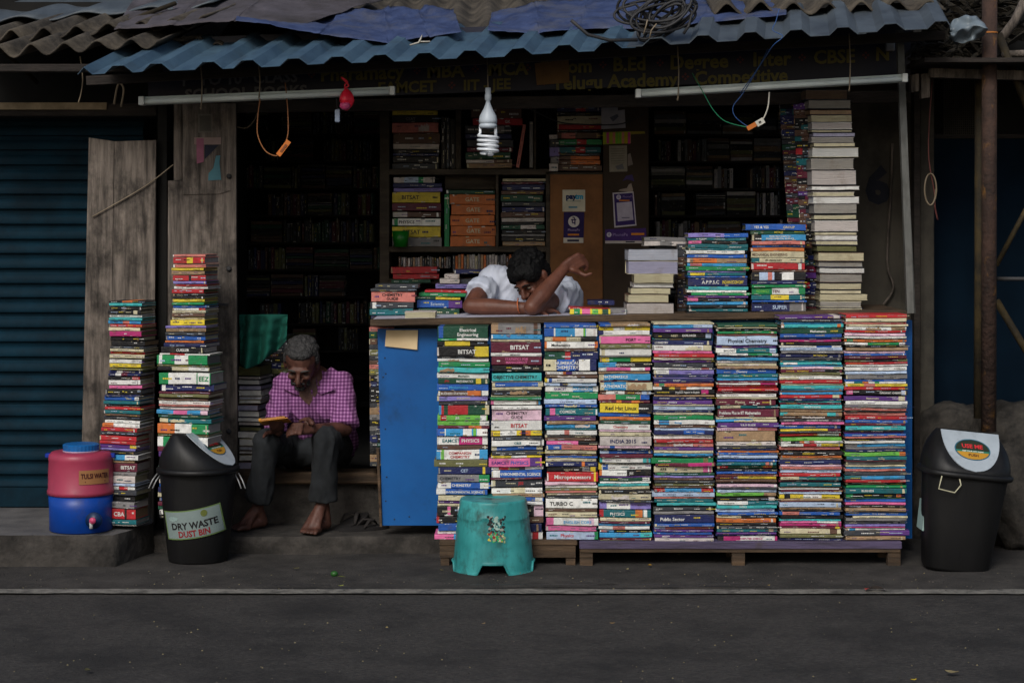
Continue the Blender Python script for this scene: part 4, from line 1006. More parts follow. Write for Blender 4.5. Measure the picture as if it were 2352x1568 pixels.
for (a_, b_, lab) in (((0, 112), (85, 190), 'thin stick leaning on the upper left roof sheets'), ((255, 67), (403, 8), 'long pale pole lying across the left roof')):
    g = MB(); g.tube([P(*a_, .38), P((a_[0] + b_[0]) / 2, (a_[1] + b_[1]) / 2 - 2, .5), P(*b_, .62)], .011, 8); tag(g.build('wooden_pole', M['bamboo']), lab, 'pole')
# rubble of rags on the roof
def clutter(n, xa, xb, ya, yb, Y, name, label, m, sz=.05, seed=3, cat='debris'):
    r = random.Random(seed); g = MB()
    for _ in range(n):
        c = P(r.uniform(xa, xb), r.uniform(ya, yb), Y + r.uniform(-.05, .25)); s_ = r.uniform(.3, 1) * sz; el = r.uniform(.7, 1.9); ph_ = r.uniform(-.9, .9); cq, sq = math.cos(ph_), math.sin(ph_)
        vs = []
        for _k in range(5):
            a_ = 2 * math.pi * _k / 5 + r.uniform(-.4, .4); vs.append(c + Vector((math.cos(a_) * s_ * el * cq - math.sin(a_) * s_ * .3 * sq, r.uniform(-.5, .5) * s_, math.sin(a_) * s_ * .3 * cq + math.cos(a_) * s_ * el * sq)))
        g.add(vs + [c + Vector((0, -s_ * .4, s_ * .2))], [[i, (i + 1) % 5, 5] for i in range(5)] + [[4, 3, 2, 1, 0]], (1, 1, 1))
    o = g.build(name, M[m]); return tag(o, label, cat, None, 'stuff')
clutter(520, 2085, 2290, 85, 165, .45, 'thatch_debris', 'dry leaves and scraps packed under the right roof', 'mud', .04)
clutter(110, 300, 470, 84, 130, .38, 'roof_rubble', 'crumpled rags and rubble on the left roof', 'asbestos', .04, 5)
clutter(160, 2120, 2352, -10, 90, .7, 'roof_litter', 'tangled dark scraps at the top right', 'mud', .07, 8)
# dark board above the roof line closing the gap between layers
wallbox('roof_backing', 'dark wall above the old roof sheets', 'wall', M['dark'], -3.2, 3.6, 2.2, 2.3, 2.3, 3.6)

# ------------------------------------------------------------------ right neighbour
t = thing('blue_door', 'dark blue sheet door behind the rusty pole', 'door', P(2240, 950, 1.0))
g = MB(); g.box(xl(2140, 1), 3.4, 1.0, 1.03, .0, zt(312, 1)); g.build('door_sheet', M['doorblue'], t)
g = MB(); g.box(xl(2140, 1), 3.4, .985, 1.0, zt(318, .98), zt(308, .98)); g.build('top_rail', M['darkwood'], t)
g = MB(); X0, X1, Z0, Z1 = xl(2168, .98), xl(2242, .98), zt(310, .98), zt(180, .98)
for i in range(17): 
    x = X0 + (X1 - X0) * i / 16; g.box(x, x + .0035, .978, .982, Z0, Z1)
for i in range(26):
    z = Z0 + (Z1 - Z0) * i / 25; g.box(X0, X1 + .0035, .983, .987, z, z + .0035)
tag(g.build('mesh_panel', M['wall']), 'dark wire mesh panel above the blue door', 'mesh')
wallbox('dark_opening_wall', 'black wall above the blue door', 'wall', M['dark'], xl(2140, 1.1), 3.4, 1.08, 1.12, zt(320, 1.1), 2.6)
wallbox('grey_pillar', 'plain grey concrete pillar between bookstall and blue door', 'pillar', M['wall'], xl(2113, .8), xl(2146, .8), .8, .95, .0, 2.35, bev=.004)
wallbox('door_frame_post', 'dark timber upright beside the counter end', 'post', M['darkwood'], xl(2097, .75), xl(2110, .75), .72, .80, .0, 2.3)
g = MB(); g.tube([P(2273, -20, .15), P(2272, 400, .15), P(2271, 990, .15)], .034, 16); o = tag(g.build('rusty_pole', M['rust']), 'thick rusty brown pole standing in the rubble at right', 'pole')
g = MB(); g.tube([P(2273, 74, .15), P(2273, 77, .15)], .037, 16, cap=False); g.build('wire_binding', mat('copper_wire', (150, 90, 40), (170, 110, 50)), o)
g = MB(); g.tube([P(2250, 170, .35), P(2249, 600, .35), P(2247, 960, .35)], .022, 10); tag(g.build('bamboo_pole', M['bamboo']), 'thinner yellowish pole just behind the rusty pole', 'pole')
PG = 'scaffold poles at the right edge'
for (a_, b_, r_, Y, lab) in (((2292, 78), (2395, 330), .02, .3, 'yellow slanting pole near the top right corner'), ((2288, 690), (2390, 860), .017, .45, 'slanting pole falling right below the scaffold rail'), ((2288, 610), (2400, 400), .012, .5, 'slanting pole climbing right above the scaffold rail')):
    g = MB(); g.tube([P(*a_, Y), P(*b_, Y)], r_, 10); tag(g.build('scaffold_pole', M['bamboo']), lab, 'pole', PG)
g = MB(); g.tube([P(2285, 640, .2), P(2420, 641, .2)], .010, 10); tag(g.build('scaffold_rail', M['rubber']), 'thin grey horizontal rail crossing right of the rusty pole', 'rail')
g = MB(); g.bar(P(2135, 168, .25), P(2420, 176, .25), .05, .042); tag(g.build('timber_beam', M['wood']), 'rough horizontal timber tied across the rusty pole', 'beam')
g = MB(); g.tube([P(2292, 100, .4), P(2330, 50, .4), P(2375, -40, .4)], .022, 10); g.tube([P(2300, 125, .3), P(2420, 120, .3)], .016, 10)
tag(g.build('forked_branch', M['wood']), 'forked grey branch beyond the rusty pole at the top', 'branch')
for i, (px, py, w, h, lab) in enumerate(((2100, 176, 18, 44, 'hanging grey wooden block nearest the shop sign'), (2124, 182, 20, 60, 'hanging broken wooden block beside the coil wire'))):
    g = MB(); a_ = P(px, py + h / 2 + 15, .32); 
    g.prism([(a_.x - S(w / 2), a_.z), (a_.x + S(w / 2), a_.z + .006), (a_.x + S(w / 2), a_.z + S(h)), (a_.x - S(w / 2), a_.z + S(h) - .004)], .30, .345)
    tag(g.build('wood_block', M['wood']), lab, 'block')
# rubble mound
def rock(name, label, c, r, seed, m='rock'):
    g = MB(); g.ell((0, 0, 0), 1.0, n=56, m=36)
    def f(p):
        d = 1 + .16 * nz(p.x * 1.3 + seed, p.y * 1.3, p.z * 1.3) + .08 * nz(p.x * 4, p.y * 4 + seed, p.z * 4) + .035 * nz(p.x * 12, p.y * 12, p.z * 12 + seed)
        q = Vector([math.copysign(abs(x) ** .72, x) for x in p]) * d
        return Vector((c[0] + q.x * r[0], c[1] + q.y * r[1], max(.002, c[2] + q.z * r[2])))
    g.v = [f(p) for p in g.v]
    return tag(g.build(name, M[m]), label, 'rock')
a_ = P(2345, 1110, .5)
rock('boulder', 'large rough grey rubble block behind the tilted bin', (a_.x + .10, .62, .30), (.36, .32, .36), 4)
a_ = P(2180, 1000, .75)
rock('boulder', 'flat grey rubble ledge between pillar and rusty pole', (a_.x + .12, .80, .22), (.34, .14, .42), 9)
wallbox('canopy_board', 'dark boards roofing the doorway of the blue shop', 'roof', M['darkwood'], xl(2105, .2), 3.6, .02, 1.1, zt(150, .2), zt(140, .2))
# hooks and cords on the partition wall
def cord(name, label, pts, r, m, cat='cord', group=None, sub=5, parent=None, n=6):
    pp = [Vector(p) for p in pts]
    out = []
    for i in range(len(pp) - 1):
        p0 = pp[max(i - 1, 0)]; p1 = pp[i]; p2 = pp[i + 1]; p3 = pp[min(i + 2, len(pp) - 1)]
        for k in range(sub):
            t_ = k / sub
            out.append(.5 * ((2 * p1) + (p2 - p0) * t_ + (2 * p0 - 5 * p1 + 4 * p2 - p3) * t_ * t_ + (3 * p1 - p0 - 3 * p2 + p3) * t_ ** 3))
    out.append(pp[-1])
    g = MB(); g.tube(out, r, n)
    o = g.build(name, m if not isinstance(m, str) else M[m], parent)
    return tag(o, label, cat, group) if parent is None else o
wr = lambda nm, c: mat(nm, c, tuple(min(255, x + 20) for x in c), scale=10, rough=.5, bump=0)
W_or = wr('orange_wire', (120, 74, 38)); W_wh = wr('white_wire', (160, 156, 146)); W_gr = wr('green_wire', (14, 100, 66)); W_bl = wr('blue_wire', (28, 62, 112)); W_pk = wr('faded_red_wire', (84, 42, 38)); W_tan = wr('tan_rope', (104, 92, 74))
cord('hanging_rope', 'frayed grey rope against the wall right of painted six', [P(2050, 330, .92), P(2046, 440, .92), P(2038, 600, .92), P(2052, 660, .92), P(2028, 700, .92)], .006, 'wood')
# ------------------------------------------------------------------ tube lights, bulb, wires
def tube_light(label, a, b, Y, col='batten'):
    A, B = P(*a, Y), P(*b, Y)
    t = thing('tube_light', label, 'tube light', A.lerp(B, .5), 'tube lights under the awning')
    d = (B - A).normalized()
    g = MB(); g.bar(A, B, .030, .036); g.build('batten', M['batten'], t)
    g = MB(); g.tube([A + d * .02 + Vector((0, -.026, -.004)), B - d * .02 + Vector((0, -.026, -.004))], .012, 12); g.build('glass_tube', mat('unlit_tube_glass', (176, 186, 184), (196, 204, 200), rough=.3, bump=0), t)
    for e, s_ in ((A, 1), (B, -1)):
        g = MB(); q = e + d * .012 * s_
        g.box(q.x - .012, q.x + .012, q.y - .045, q.y + .014, q.z - .019, q.z + .019, lin((196, 200, 196)), bev=.002); g.build('lamp_holder', M['plastic'], t)
    return t
tube_light('long pale unlit tube light hanging left under the awning', (322, 233), (908, 209), .05)
tube_light('long pale unlit tube light hanging right under the awning', (1459, 216), (2081, 180), .05)
for (x, y0, y1, lab) in ((461, 150, 246, 'left tube light string nearest the door'), (594, 150, 222, 'second string holding the left tube light'), (1556, 106, 226, 'pale string holding the right tube light near its left end'), (1950, 78, 204, 'knotted pale string holding the right tube light near its right end')):
    cord('hanging_string', lab, [P(x, y0, .03), P(x + 3, (y0 + y1) / 2, .012), P(x + 1, y1, .005), P(x - 1, y1 + 2, .03)], .003, W_tan, 'string')
# wire loop with orange connector
cord('wire_loop', 'thin orange wire loop hanging below the left tube light', [P(598, 222, .02), P(592, 270, .0), P(592, 310, 0), P(608, 345, 0), P(632, 358, 0), P(648, 350, 0), P(656, 328, 0), P(662, 300, 0), P(660, 240, .02), P(655, 190, .05)], .0028, W_or, 'wire')
g = MB(); g.bar(P(639, 357, -.004), P(664, 324, -.004), .016, .022, lin((190, 104, 32))); o = g.build('wire_connector', M['plastic']); tag(o, 'orange connector block on the left wire loop', 'connector')
g = MB(); g.bar(P(645, 349, -.013), P(658, 332, -.013), .004, .010, lin((120, 62, 20))); g.build('screw_strip', M['plastic'], o)
cord('wire', 'green wire drooping from the right tube light', [P(1590, 168, .03), P(1608, 200, .0), P(1622, 225, 0), P(1640, 255, 0), P(1668, 280, 0), P(1722, 294, 0)], .0019, W_gr, 'wire')
cord('wire', 'blue double wire looping below the right tube light', [P(1764, 112, .05), P(1740, 160, .02), P(1706, 215, .0), P(1684, 245, 0), P(1690, 270, 0), P(1722, 294, 0)], .0019, W_bl, 'wire')
cord('wire', 'upper blue wire tangled over the awning edge', [P(1790, 20, -.28), P(1782, 50, -.3), P(1775, 70, -.32), P(1798, 84, -.33), P(1775, 106, -.31), P(1746, 150, -.1), P(1700, 215, .0)], .0019, W_bl, 'wire')
cord('wire', 'white wire from the right tube light to the connector', [P(1767, 212, .02), P(1764, 245, 0), P(1755, 270, 0), P(1744, 282, 0)], .0034, W_wh, 'wire')
g = MB(); g.bar(P(1716, 296, -.004), P(1738, 284, -.004), .016, .020, lin((176, 96, 30))); g.bar(P(1737, 286, -.004), P(1754, 276, -.004), .02, .026, lin((188, 186, 176)))
g.bar(P(1743, 282, -.016), P(1748, 279, -.016), .003, .008, lin((40, 40, 40)))
tag(g.build('wire_connector', M['plastic']), 'orange and white connector where green and blue wires meet', 'connector')
cord('wire', 'thin black wire sagging across the pinned papers', [P(1205, 245, 1.3), P(1240, 262, 1.3), P(1290, 282, 1.3), P(1360, 287, 1.3), P(1430, 284, 1.3), P(1480, 262, 1.3)], .0035, 'rubber', 'wire')
cord('wire', 'pale loop of wire beside the door top', [P(545, 292, .6), P(566, 294, .6), P(584, 276, .6), P(592, 250, .6)], .0035, W_tan, 'wire')
cord('wire', 'bent pale wire hook under the left roof', [P(262, 240, .3), P(268, 205, .3), P(274, 192, .3), P(284, 205, .3), P(278, 246, .3)], .005, W_tan, 'wire')
cord('wire', 'short pale wire hanging at the shutter roof', [P(184, 130, .2), P(190, 180, .2), P(186, 215, .2), P(180, 236, .2)], .003, W_tan, 'wire')
cord('wire', 'long thin wire running from plank screen to roof', [P(398, 378, .44), P(330, 430, .44), P(212, 498, .44)], .003, W_tan, 'wire')
cord('wire', 'faded red wire hanging beside the blue door', [P(2142, 180, .45), P(2134, 290, .45), P(2134, 370, .45), P(2146, 440, .45), P(2148, 480, .45), P(2154, 505, .45), P(2146, 470, .45)], .003, W_pk, 'wire')
pts = []
for i in range(30):
    an = i * .9; pts.append(P(2136 + 13 * math.cos(an * .7) + i * .1, 435 + 36 * math.sin(an * .7), .44 + .01 * math.sin(an)))
cord('wire_coil', 'coil of tan cord tied on the faded red wire', pts[:22], .0035, W_tan, 'coil')
# bulb
bl = thing('lamp_bulb', 'white spiral energy saving bulb hanging on a cord', 'bulb', P(1121, 362, -.05))
Yb = -.05
c = P(1121, 0, Yb).x
def zz_(py): return P(0, py, Yb).z
g = MB(); g.lathe([(.004, zz_(202)), (.012, zz_(202)), (.013, zz_(216)), (.0145, zz_(217)), (.0145, zz_(229)), (.009, zz_(232)), (.011, zz_(238)), (.020, zz_(250)), (.036, zz_(266)), (.040, zz_(276)), (.040, zz_(283)), (.036, zz_(284)), (.038, zz_(286)), (.040, zz_(287)), (.038, zz_(294)), (.004, zz_(295))][::-1], (c, Yb, 0), 28, lin((176, 186, 196)))
g.build('lamp_base', M['plastic'], bl)
g = MB()
turns = 4.2; pts = []; rr_ = .0435
pts.append((c - .034 * 1, Yb, zz_(290))); pts.append((c - .034, Yb, zz_(306)))
n_ = 110
for i in range(n_ + 1):
    a_ = math.pi + 2 * math.pi * turns * i / n_
    rad = rr_ * (1 - .45 * max(0, (i / n_ - .86) / .14))
    pts.append((c + rad * math.cos(a_), Yb + rad * math.sin(a_), zz_(312) - (zz_(312) - zz_(354)) * i / n_))
g.tube(pts,   .0062, 10); g.tube([(c + .032, Yb, zz_(290)), (c + .034, Yb, zz_(313))], .0072, 10)
g.ell((c + .01, Yb, zz_(355)), (.016, .016, .008)); g.build('spiral_tube', M['glass'], bl)
cord('lamp_cord', '', [P(1119, 130, .1), P(1120, 170, -.02), P(1121, 203, Yb)], .0022, W_tan, parent=bl)
# red bag and little lighter below it
g = MB(); cR = P(795, 232, .0)
rb = thing('red_bag', 'small knotted red plastic bag hanging before the tube light', 'bag', P(795, 255, 0))
def bag(u, v):
    a_ = 2 * math.pi * u; t_ = v
    r_ = .032 * (math.sin(math.pi * min(1, t_ * .93 + .03)) ** .75) * (1 + .12 * math.sin(3 * a_ + 1) + .1 * nz(a_, t_ * 5))
    return (cR.x + r_ * math.cos(a_), r_ * .8 * math.sin(a_), P(0, 254 - 50 * t_, 0).z)
g.grid(bag, 24, 16); g.build('bag_body', M['redbag'], rb)
g = MB(); g.ell((cR.x - .004, -.010, P(0, 243, 0).z), (.024, .020, .020), n=16, m=10, col=lin((196, 70, 120))); g.build('bag_content', M['plastic'], rb)
cord('bag_knot', '', [P(796, 206, 0), P(792, 196, 0), P(798, 188, 0), P(784, 178, 0), P(796, 190, 0), P(800, 198, 0), P(790, 203, 0)], .004, 'redbag', parent=rb)
g = MB(); a_ = P(775, 281, .05); g.box(a_.x - .011, a_.x + .011, .045, .06, a_.z, a_.z + .058, lin((150, 166, 190)), bev=.003)
o = tag(g.build('pocket_lighter', M['plastic']), 'small silver blue lighter shaped tag hanging below the red bag', 'tag')
cord('tag_string', '', [P(775, 252, .05), P(773, 232, .05), P(774, 212, .05)], .002, 'rubber', parent=o)
# coil of black cable on the roof
cc = MB(); r_ = random.Random(4)
C0 = P(1510, 40, -.22)
for k in range(15):
    cx, cz = r_.uniform(-.06, .06), r_.uniform(-.03, .05)
    ra, rb_ = r_.uniform(.08, .15), r_.uniform(.03, .075); ph = r_.uniform(-.5, 1.0); pts = []
    for i in range(33):
        a_ = 2 * math.pi * i / 32 * r_.choice((1, 1))
        x = ra * math.cos(a_); z = rb_ * math.sin(a_)
        pts.append(C0 + Vector((cx + x * math.cos(ph) - z * math.sin(ph), .03 * math.sin(a_ + k) - .01 * k * .4, cz + x * math.sin(ph) * .8 + z * math.cos(ph))))
    cc.tube(pts, .0062, 7)
cc.tube([P(1464, 92, -.28), P(1400, 93, -.30), P(1350, 80, -.31), P(1312, 47, -.33)], .0075, 8)
cc.tube([P(1488, 40, -.26), P(1460, 10, -.26), P(1420, 22, -.26), P(1445, 30, -.26), P(1490, 60, -.26)], .006, 8)
cc.tube([P(1560, 0, -.26), P(1590, 30, -.27), P(1582, 60, -.28), P(1570, 78, -.28)], .0065, 8)
tag(cc.build('cable_coil', M['rubber']), 'tangled coil of thick black cable lying on the awning', 'cable')
g = MB()
for q in (((1492, 88), (1496, 70), (1508, 55)), ((1478, 80), (1484, 60), (1487, 46))):
    g.tube([P(*x, -.34) for x in q], .003, 6)
tag(g.build('tie_string', W_tan), 'short pale string ends hanging from the cable coil', 'string')
g = MB(); g.tube([P(1131 - 470 + 0, 0, 0)] * 0 or [P(942, 104, -.28), P(962, 98, -.3), P(970, 82, -.3), P(966, 96, -.3), P(988, 96, -.3)], .004, 6)
tag(g.build('tie_string', W_wh), 'frayed white string end under the blue tarpaulin', 'string')
# plastic sheet caught at the right of the awning
def ps(u, v):
    p = P(2178 + 84 * u, 104 - 62 * v - 14 * u, .05)
    k = math.sin(math.pi * u) ** .6
    p.z = P(0, 76, .05).z + (p.z - P(0, 76, .05).z) * (.35 + .65 * k)
    p.y += .05 * nz(u * 4, v * 3, 2) - .05 * math.sin(v * 3); p.z += .014 * nz(u * 4, v * 4, 8); return p
g = MB(); g.grid(ps, 26, 18); o = g.build('plastic_sheet', M['plasticbag']); mod(o, 'SOLIDIFY', thickness=.0015); tag(o, 'crumpled pale plastic sheet stuck between awning and rusty pole', 'plastic sheet')

# ------------------------------------------------------------------ papers and stickers
def pin(name, label, cat, quad, col, Y=1.398, group=None):
    g = MB(); g.add([P(x, y, Y) for x, y in quad], [list(range(len(quad)))[::-1]], lin(col))
    o = g.build(name, M['matte']); mod(o, 'SOLIDIFY', thickness=.0006, offset=-1); return tag(o, label, cat, group)
PGp = 'papers pinned on the dark board'
pin('paper_note', 'white paper sheet pinned at the top behind another sheet', 'paper', [(1381, 236), (1418, 233), (1420, 262), (1381, 264)], (150, 148, 152), 1.396, PGp)
o = pin('paper_note', 'white paper sheet with smudged stamp pinned near the beam', 'paper', [(1381, 258), (1435, 252), (1437, 294), (1381, 297)], (156, 154, 160), 1.393, PGp)
g = MB(); g.add([P(x, y, 1.3915) for x, y in [(1400, 270), (1418, 262), (1421, 268), (1408, 280)]], [[3, 2, 1, 0]], lin((92, 96, 108))); g.build('stamp_mark', M['matte'], o)
o = pin('striped_card', 'striped pink yellow and green card on the dark board', 'card', [(1385, 304), (1449, 302), (1449, 329), (1385, 332)], (150, 160, 40), 1.395)
g = MB()
for i, c_ in enumerate(((186, 70, 120), (160, 168, 50), (190, 120, 100), (110, 168, 50), (116, 172, 52), (196, 130, 104), (176, 164, 20), (190, 66, 126))):
    x = 1393 + i * 7; g.add([P(x, 304, 1.3935), P(x + 6, 304, 1.3935), P(x + 6, 330, 1.3935), P(x, 330, 1.3935)], [[3, 2, 1, 0]], lin(c_))
g.build('stripe_print', M['matte'], o)
pin('tape_strip', 'thin yellow strip right of the striped card', 'strip', [(1449, 302), (1480, 302), (1482, 307), (1449, 309)], (150, 138, 50), 1.394)
o = pin('paper_note', 'lined grey note with faint writing pinned mid board', 'paper', [(1399, 335), (1440, 334), (1441, 394), (1400, 395)], (140, 134, 120), 1.395, PGp)
g = MB()
for i in range(7):
    y = 342 + i * 5.5; g.add([P(1403, y, 1.3935), P(1434, y - 1, 1.3935), P(1434, y, 1.3935), P(1403, y + 1, 1.3935)], [[3, 2, 1, 0]], lin((96, 90, 86)))
g.add([P(x, y, 1.3935) for x, y in [(1413, 382), (1430, 376), (1434, 388), (1418, 390)]], [[3, 2, 1, 0]], lin((104, 104, 108))); g.build('handwriting', M['matte'], o)
pin('paper_note', 'small torn paper scrap beside the lined note', 'paper', [(1442, 355), (1448, 352), (1454, 378), (1442, 382)], (128, 118, 112), 1.396, PGp)
pin('torn_sticker', 'purple and white torn sticker remains above the purple payment sign', 'sticker', [(1438, 404), (1452, 401), (1457, 417), (1448, 414), (1440, 412), (1430, 416)], (74, 60, 110), 1.396)
pin('torn_sticker', 'white torn sticker remains touching the purple payment sign', 'sticker', [(1444, 424), (1450, 421), (1454, 436), (1452, 446), (1446, 441), (1420, 438), (1425, 435), (1440, 432)], (160, 146, 134), 1.396)
PUR = (66, 44, 108)
def disc(g, px, py, r, Y, col, n=22):
    c_ = P(px, py, Y); q = S(r, Y)
    g.add([(c_.x + q * math.cos(2 * math.pi * i / n), Y, c_.z + q * math.sin(2 * math.pi * i / n)) for i in range(n)], [list(range(n))], lin(col))
def tx(g, s, px, py, h, Y, col, bold=.0, rot=0.0, sx=1, al='C'):
    c_ = P(px, py, Y); ca, sa = math.cos(R(rot)), math.sin(R(rot))
    g.text(s, lambda u, v: (c_.x + u * ca - v * sa, Y, c_.z + u * sa + v * ca), S(h, Y), lin(col), bold=bold, sx=sx, align=al)
def rectp(g, x0, y0, x1, y1, Y, col):
    g.add([P(x0, y0, Y), P(x1, y0, Y), P(x1, y1, Y), P(x0, y1, Y)], [[3, 2, 1, 0]], lin(col))
Ys = 1.437
o = pin('payment_sticker', 'cream payment sticker with blue wordmark on the brown board', 'sticker', [(1292, 436), (1344, 436), (1344, 486), (1292, 486)], (206, 200, 180), Ys)
g = MB(); tx(g, 'pay', 1300, 451, 17, Ys - .0015, (22, 40, 92), .05, al='L'); tx(g, 'tm', 1321, 451, 17, Ys - .0015, (40, 160, 200), .05, al='L')
rectp(g, 1302, 461, 1334, 463, Ys - .0015, (150, 160, 150)); rectp(g, 1306, 474, 1326, 478, Ys - .0015, (90, 140, 160)); g.build('sticker_lettering', M['matte'], o)
Ys2 = 1.436
o = pin('payment_sticker', 'dark purple payment sticker with round white emblem on the brown board', 'sticker', [(1295, 487), (1342, 487), (1340, 558), (1294, 558)], (44, 32, 84), Ys2)
g = MB(); disc(g, 1318, 509, 13, Ys2 - .0015, (214, 208, 204)); tx(g, 'पे', 1318, 509, 19, Ys2 - .003, (50, 34, 90), .03); tx(g, 'PhonePe', 1318, 528, 8, Ys2 - .0015, (170, 150, 190), .0)
rectp(g, 1304, 537, 1330, 541, Ys2 - .0015, (196, 120, 40)); rectp(g, 1294, 546, 1340, 558, Ys2 - .0015, (196, 188, 176)); rectp(g, 1303, 550, 1330, 555, Ys2 - .003, (50, 50, 70)); g.build('sticker_lettering', M['matte'], o)
Y3 = 1.394
o = pin('payment_sign', 'tall tilted purple payment sign with white border and blank panel', 'sign', [(1407, 443), (1455, 440), (1462, 518), (1411, 523)], (200, 192, 200), Y3)
g = MB()
g.add([P(x, y, Y3 - .0015) for x, y in [(1410, 446), (1453, 443), (1459, 515), (1414, 519)]], [[3, 2, 1, 0]], lin((58, 42, 104)))
g.add([P(x, y, Y3 - .003) for x, y in [(1416, 466), (1451, 463), (1455, 505), (1419, 509)]], [[3, 2, 1, 0]], lin((186, 178, 196)))
disc(g, 1421, 453, 5.5, Y3 - .003, (200, 192, 210)); tx(g, 'पे', 1421, 453, 8, Y3 - .004, (58, 42, 104)); tx(g, 'PhonePe', 1430, 452, 7, Y3 - .003, (150, 130, 180), 0, 2, al='L')
rectp(g, 1422, 459, 1446, 462, Y3 - .003, (200, 120, 40)); rectp(g, 1428, 499, 1446, 501, Y3 - .0045, (100, 96, 120)); g.build('sticker_lettering', M['matte'], o)
o = pin('payment_sign', 'wide purple payment sign low on the dark board', 'sign', [(1390, 527), (1484, 524), (1485, 558), (1390, 559)], (72, 46, 112), Y3 - .001)
g = MB(); disc(g, 1399, 539, 5.5, Y3 - .003, (206, 200, 212)); tx(g, 'पे', 1399, 539, 8, Y3 - .004, (72, 46, 112)); tx(g, 'PhonePe', 1407, 539, 10, Y3 - .003, (160, 140, 190), 0, 1, al='L')
rectp(g, 1450, 535, 1480, 540, Y3 - .003, (206, 128, 40)); rectp(g, 1390, 553, 1485, 559, Y3 - .003, (196, 186, 180)); rectp(g, 1437, 554, 1458, 557, Y3 - .0045, (60, 60, 80)); g.build('sticker_lettering', M['matte'], o)
# green bucket on the shelf
g = MB(); a_ = P(921, 571, 1.42); g.lathe([(.001, .002), (.034, 0), (.045, .082), (.042, .082), (.032, .006), (.001, .006)], (a_.x, 1.40, P(0, 567, 1.4).z), 26, lin((14, 104, 24)), cap=False)
tag(g.build('plastic_tub', M['plastic']), 'small green plastic tub on the bookcase shelf', 'tub')
# things lying on the counter
def flat_book(label, quad_px, Y, D_, T_, c, name='book', cat='book', open_=False):
    pass
LB = 'loose books lying on the counter'
def lay(label, px0, px1, py0, py1, Y, c, D_=.14, fore=False, rot=0, group=LB, segs=()):
    a_ = P(px0, py1, Y); e_ = P(px1, py0, Y)
    book(Matrix.Translation(a_) @ Matrix.Rotation(R(rot), 4, 'Y'), e_.x - a_.x, e_.z - a_.z, D_, c, segs, [], False, fore, (e_.x - a_.x) * (e_.z - a_.z) * 3, label, group)
lay('small open yellow edged book lying at the left counter end', 929, 1001, 716, 731, .24, 'c', .13, True)
lay('flowery yellow green book lying right of the leaning man', 1309, 1402, 711, 722, .24, 'y', .13, False, 0, LB, [(.1, .25, 'g'), (.3, .5, 'P'), (.55, .7, 'l'), (.8, .95, 'G')])
lay('grey book tilted behind the flowery yellow book', 1386, 1440, 710, 721, .30, 'e', .14)
lay('thin red notebook resting on the flowery book', 1306, 1402, 705, 710, .30, 'r', .13, False, 2.5)
lay('dark blue book standing off behind the red notebook', 1350, 1411, 690, 700, .55, 'n', .14, False, 1)
# ------------------------------------------------------------------ water jug
jg = thing('water_jug', 'round blue and pink insulated water jug with tap', 'water jug', (P(186, 1235, .02).x, .10, .146))
Xc = P(186, 0, .10).x; Yc = .10; rj = S(73.5, .1)
zj = lambda py: P(0, py, Yc - rj * .7).z
prof = [(rj * .90, .147), (rj * .965, .152), (rj * .975, zj(1170)), (rj * 1.0, zj(1140))]
g = MB(); g.lathe(prof, (Xc, Yc, 0), 56, lin((6, 60, 146))); g.build('lower_body', M['plastic'], jg)
g = MB(); g.lathe([(rj * 1.0, zj(1139.5)), (rj * 1.035, zj(1139)), (rj * 1.04, zj(1131)), (rj * 1.01, zj(1127)), (rj * 1.0, zj(1080)), (rj * .985, zj(1062)), (rj * 1.0, zj(1058)), (rj * .985, zj(1049)), (rj * .90, zj(1042)), (rj * .6, zj(1041.5)), (rj * .001, zj(1041))], (Xc, Yc, 0), 56, lin((150, 52, 76))); g.build('upper_body', M['plastic'], jg)
g = MB(); zc = zj(1041.5)
g.lathe([(rj * .56, zc), (rj * .56, zc + .005)], (Xc, Yc, 0), 40, lin((176, 150, 170)))
prof = []
vs = []; 
g.build('neck_ring', M['plastic'], jg)
g = MB(); nn = 60; base = len(g.v); vs = []
for (r_, z) in ((rj * .54, zc + .005), (rj * .55, zc + .030), (rj * .50, zc + .034), (.001, zc + .034)):
    for k in range(nn):
        a_ = 2 * math.pi * k / nn; q = r_ * (1 + (.018 if k % 2 else 0)); vs.append((Xc + q * math.cos(a_), Yc + q * math.sin(a_), z))
g.add(vs, [[j * nn + k, j * nn + (k + 1) % nn, (j + 1) * nn + (k + 1) % nn, (j + 1) * nn + k] for j in range(3) for k in range(nn)], lin((18, 92, 156)), False); g.build('screw_cap', M['plastic'], jg)
for sx_ in (-1, 1):
    g = MB(); g.box(Xc + sx_ * rj * 1.0 - .014, Xc + sx_ * rj * 1.0 + .012, Yc - .02, Yc + .02, zj(1056), zj(1046), lin((8, 44, 140)), bev=.003); g.build('handle_lug', M['plastic'], jg)
def wrapj(r_, a0, z0): return lambda u, v: (Xc + r_ * math.sin(a0 + u / r_), Yc - r_ * math.cos(a0 + u / r_), z0 + v)
aL = math.asin((P(217, 0, .0).x - Xc) / rj) + .06
f = wrapj(rj * 1.012 + .002, aL, zj(1094))
g = MB(); w_, h_ = .15, .062
g.grid(lambda u, v: Vector(f((u - .5) * w_, (v - .5) * h_)), 14, 1, lin((150, 104, 66)))
f2 = wrapj(rj * 1.012 + .0035, aL, zj(1091))
g.text('TULSI WATER', f2, .030, lin((64, 14, 20)), bold=.03, sx=.72)
f3 = wrapj(rj * 1.012 + .0035, aL, zj(1104))
g.add([f3(-.05, -.003), f3(.05, -.003), f3(.05, .002), f3(-.05, .002)], [[0, 1, 2, 3]], lin((90, 50, 44)))
g.build('jug_label', M['paint'], jg)
at_ = P(215, 1195, Yc - rj)
g = MB(); ring = []
g.tube([(at_.x, Yc - rj * .93, at_.z), (at_.x, Yc - rj * 1.0, at_.z)], S(19), 24, lin((6, 34, 70))); g.build('tap_recess', M['plastic'], jg)
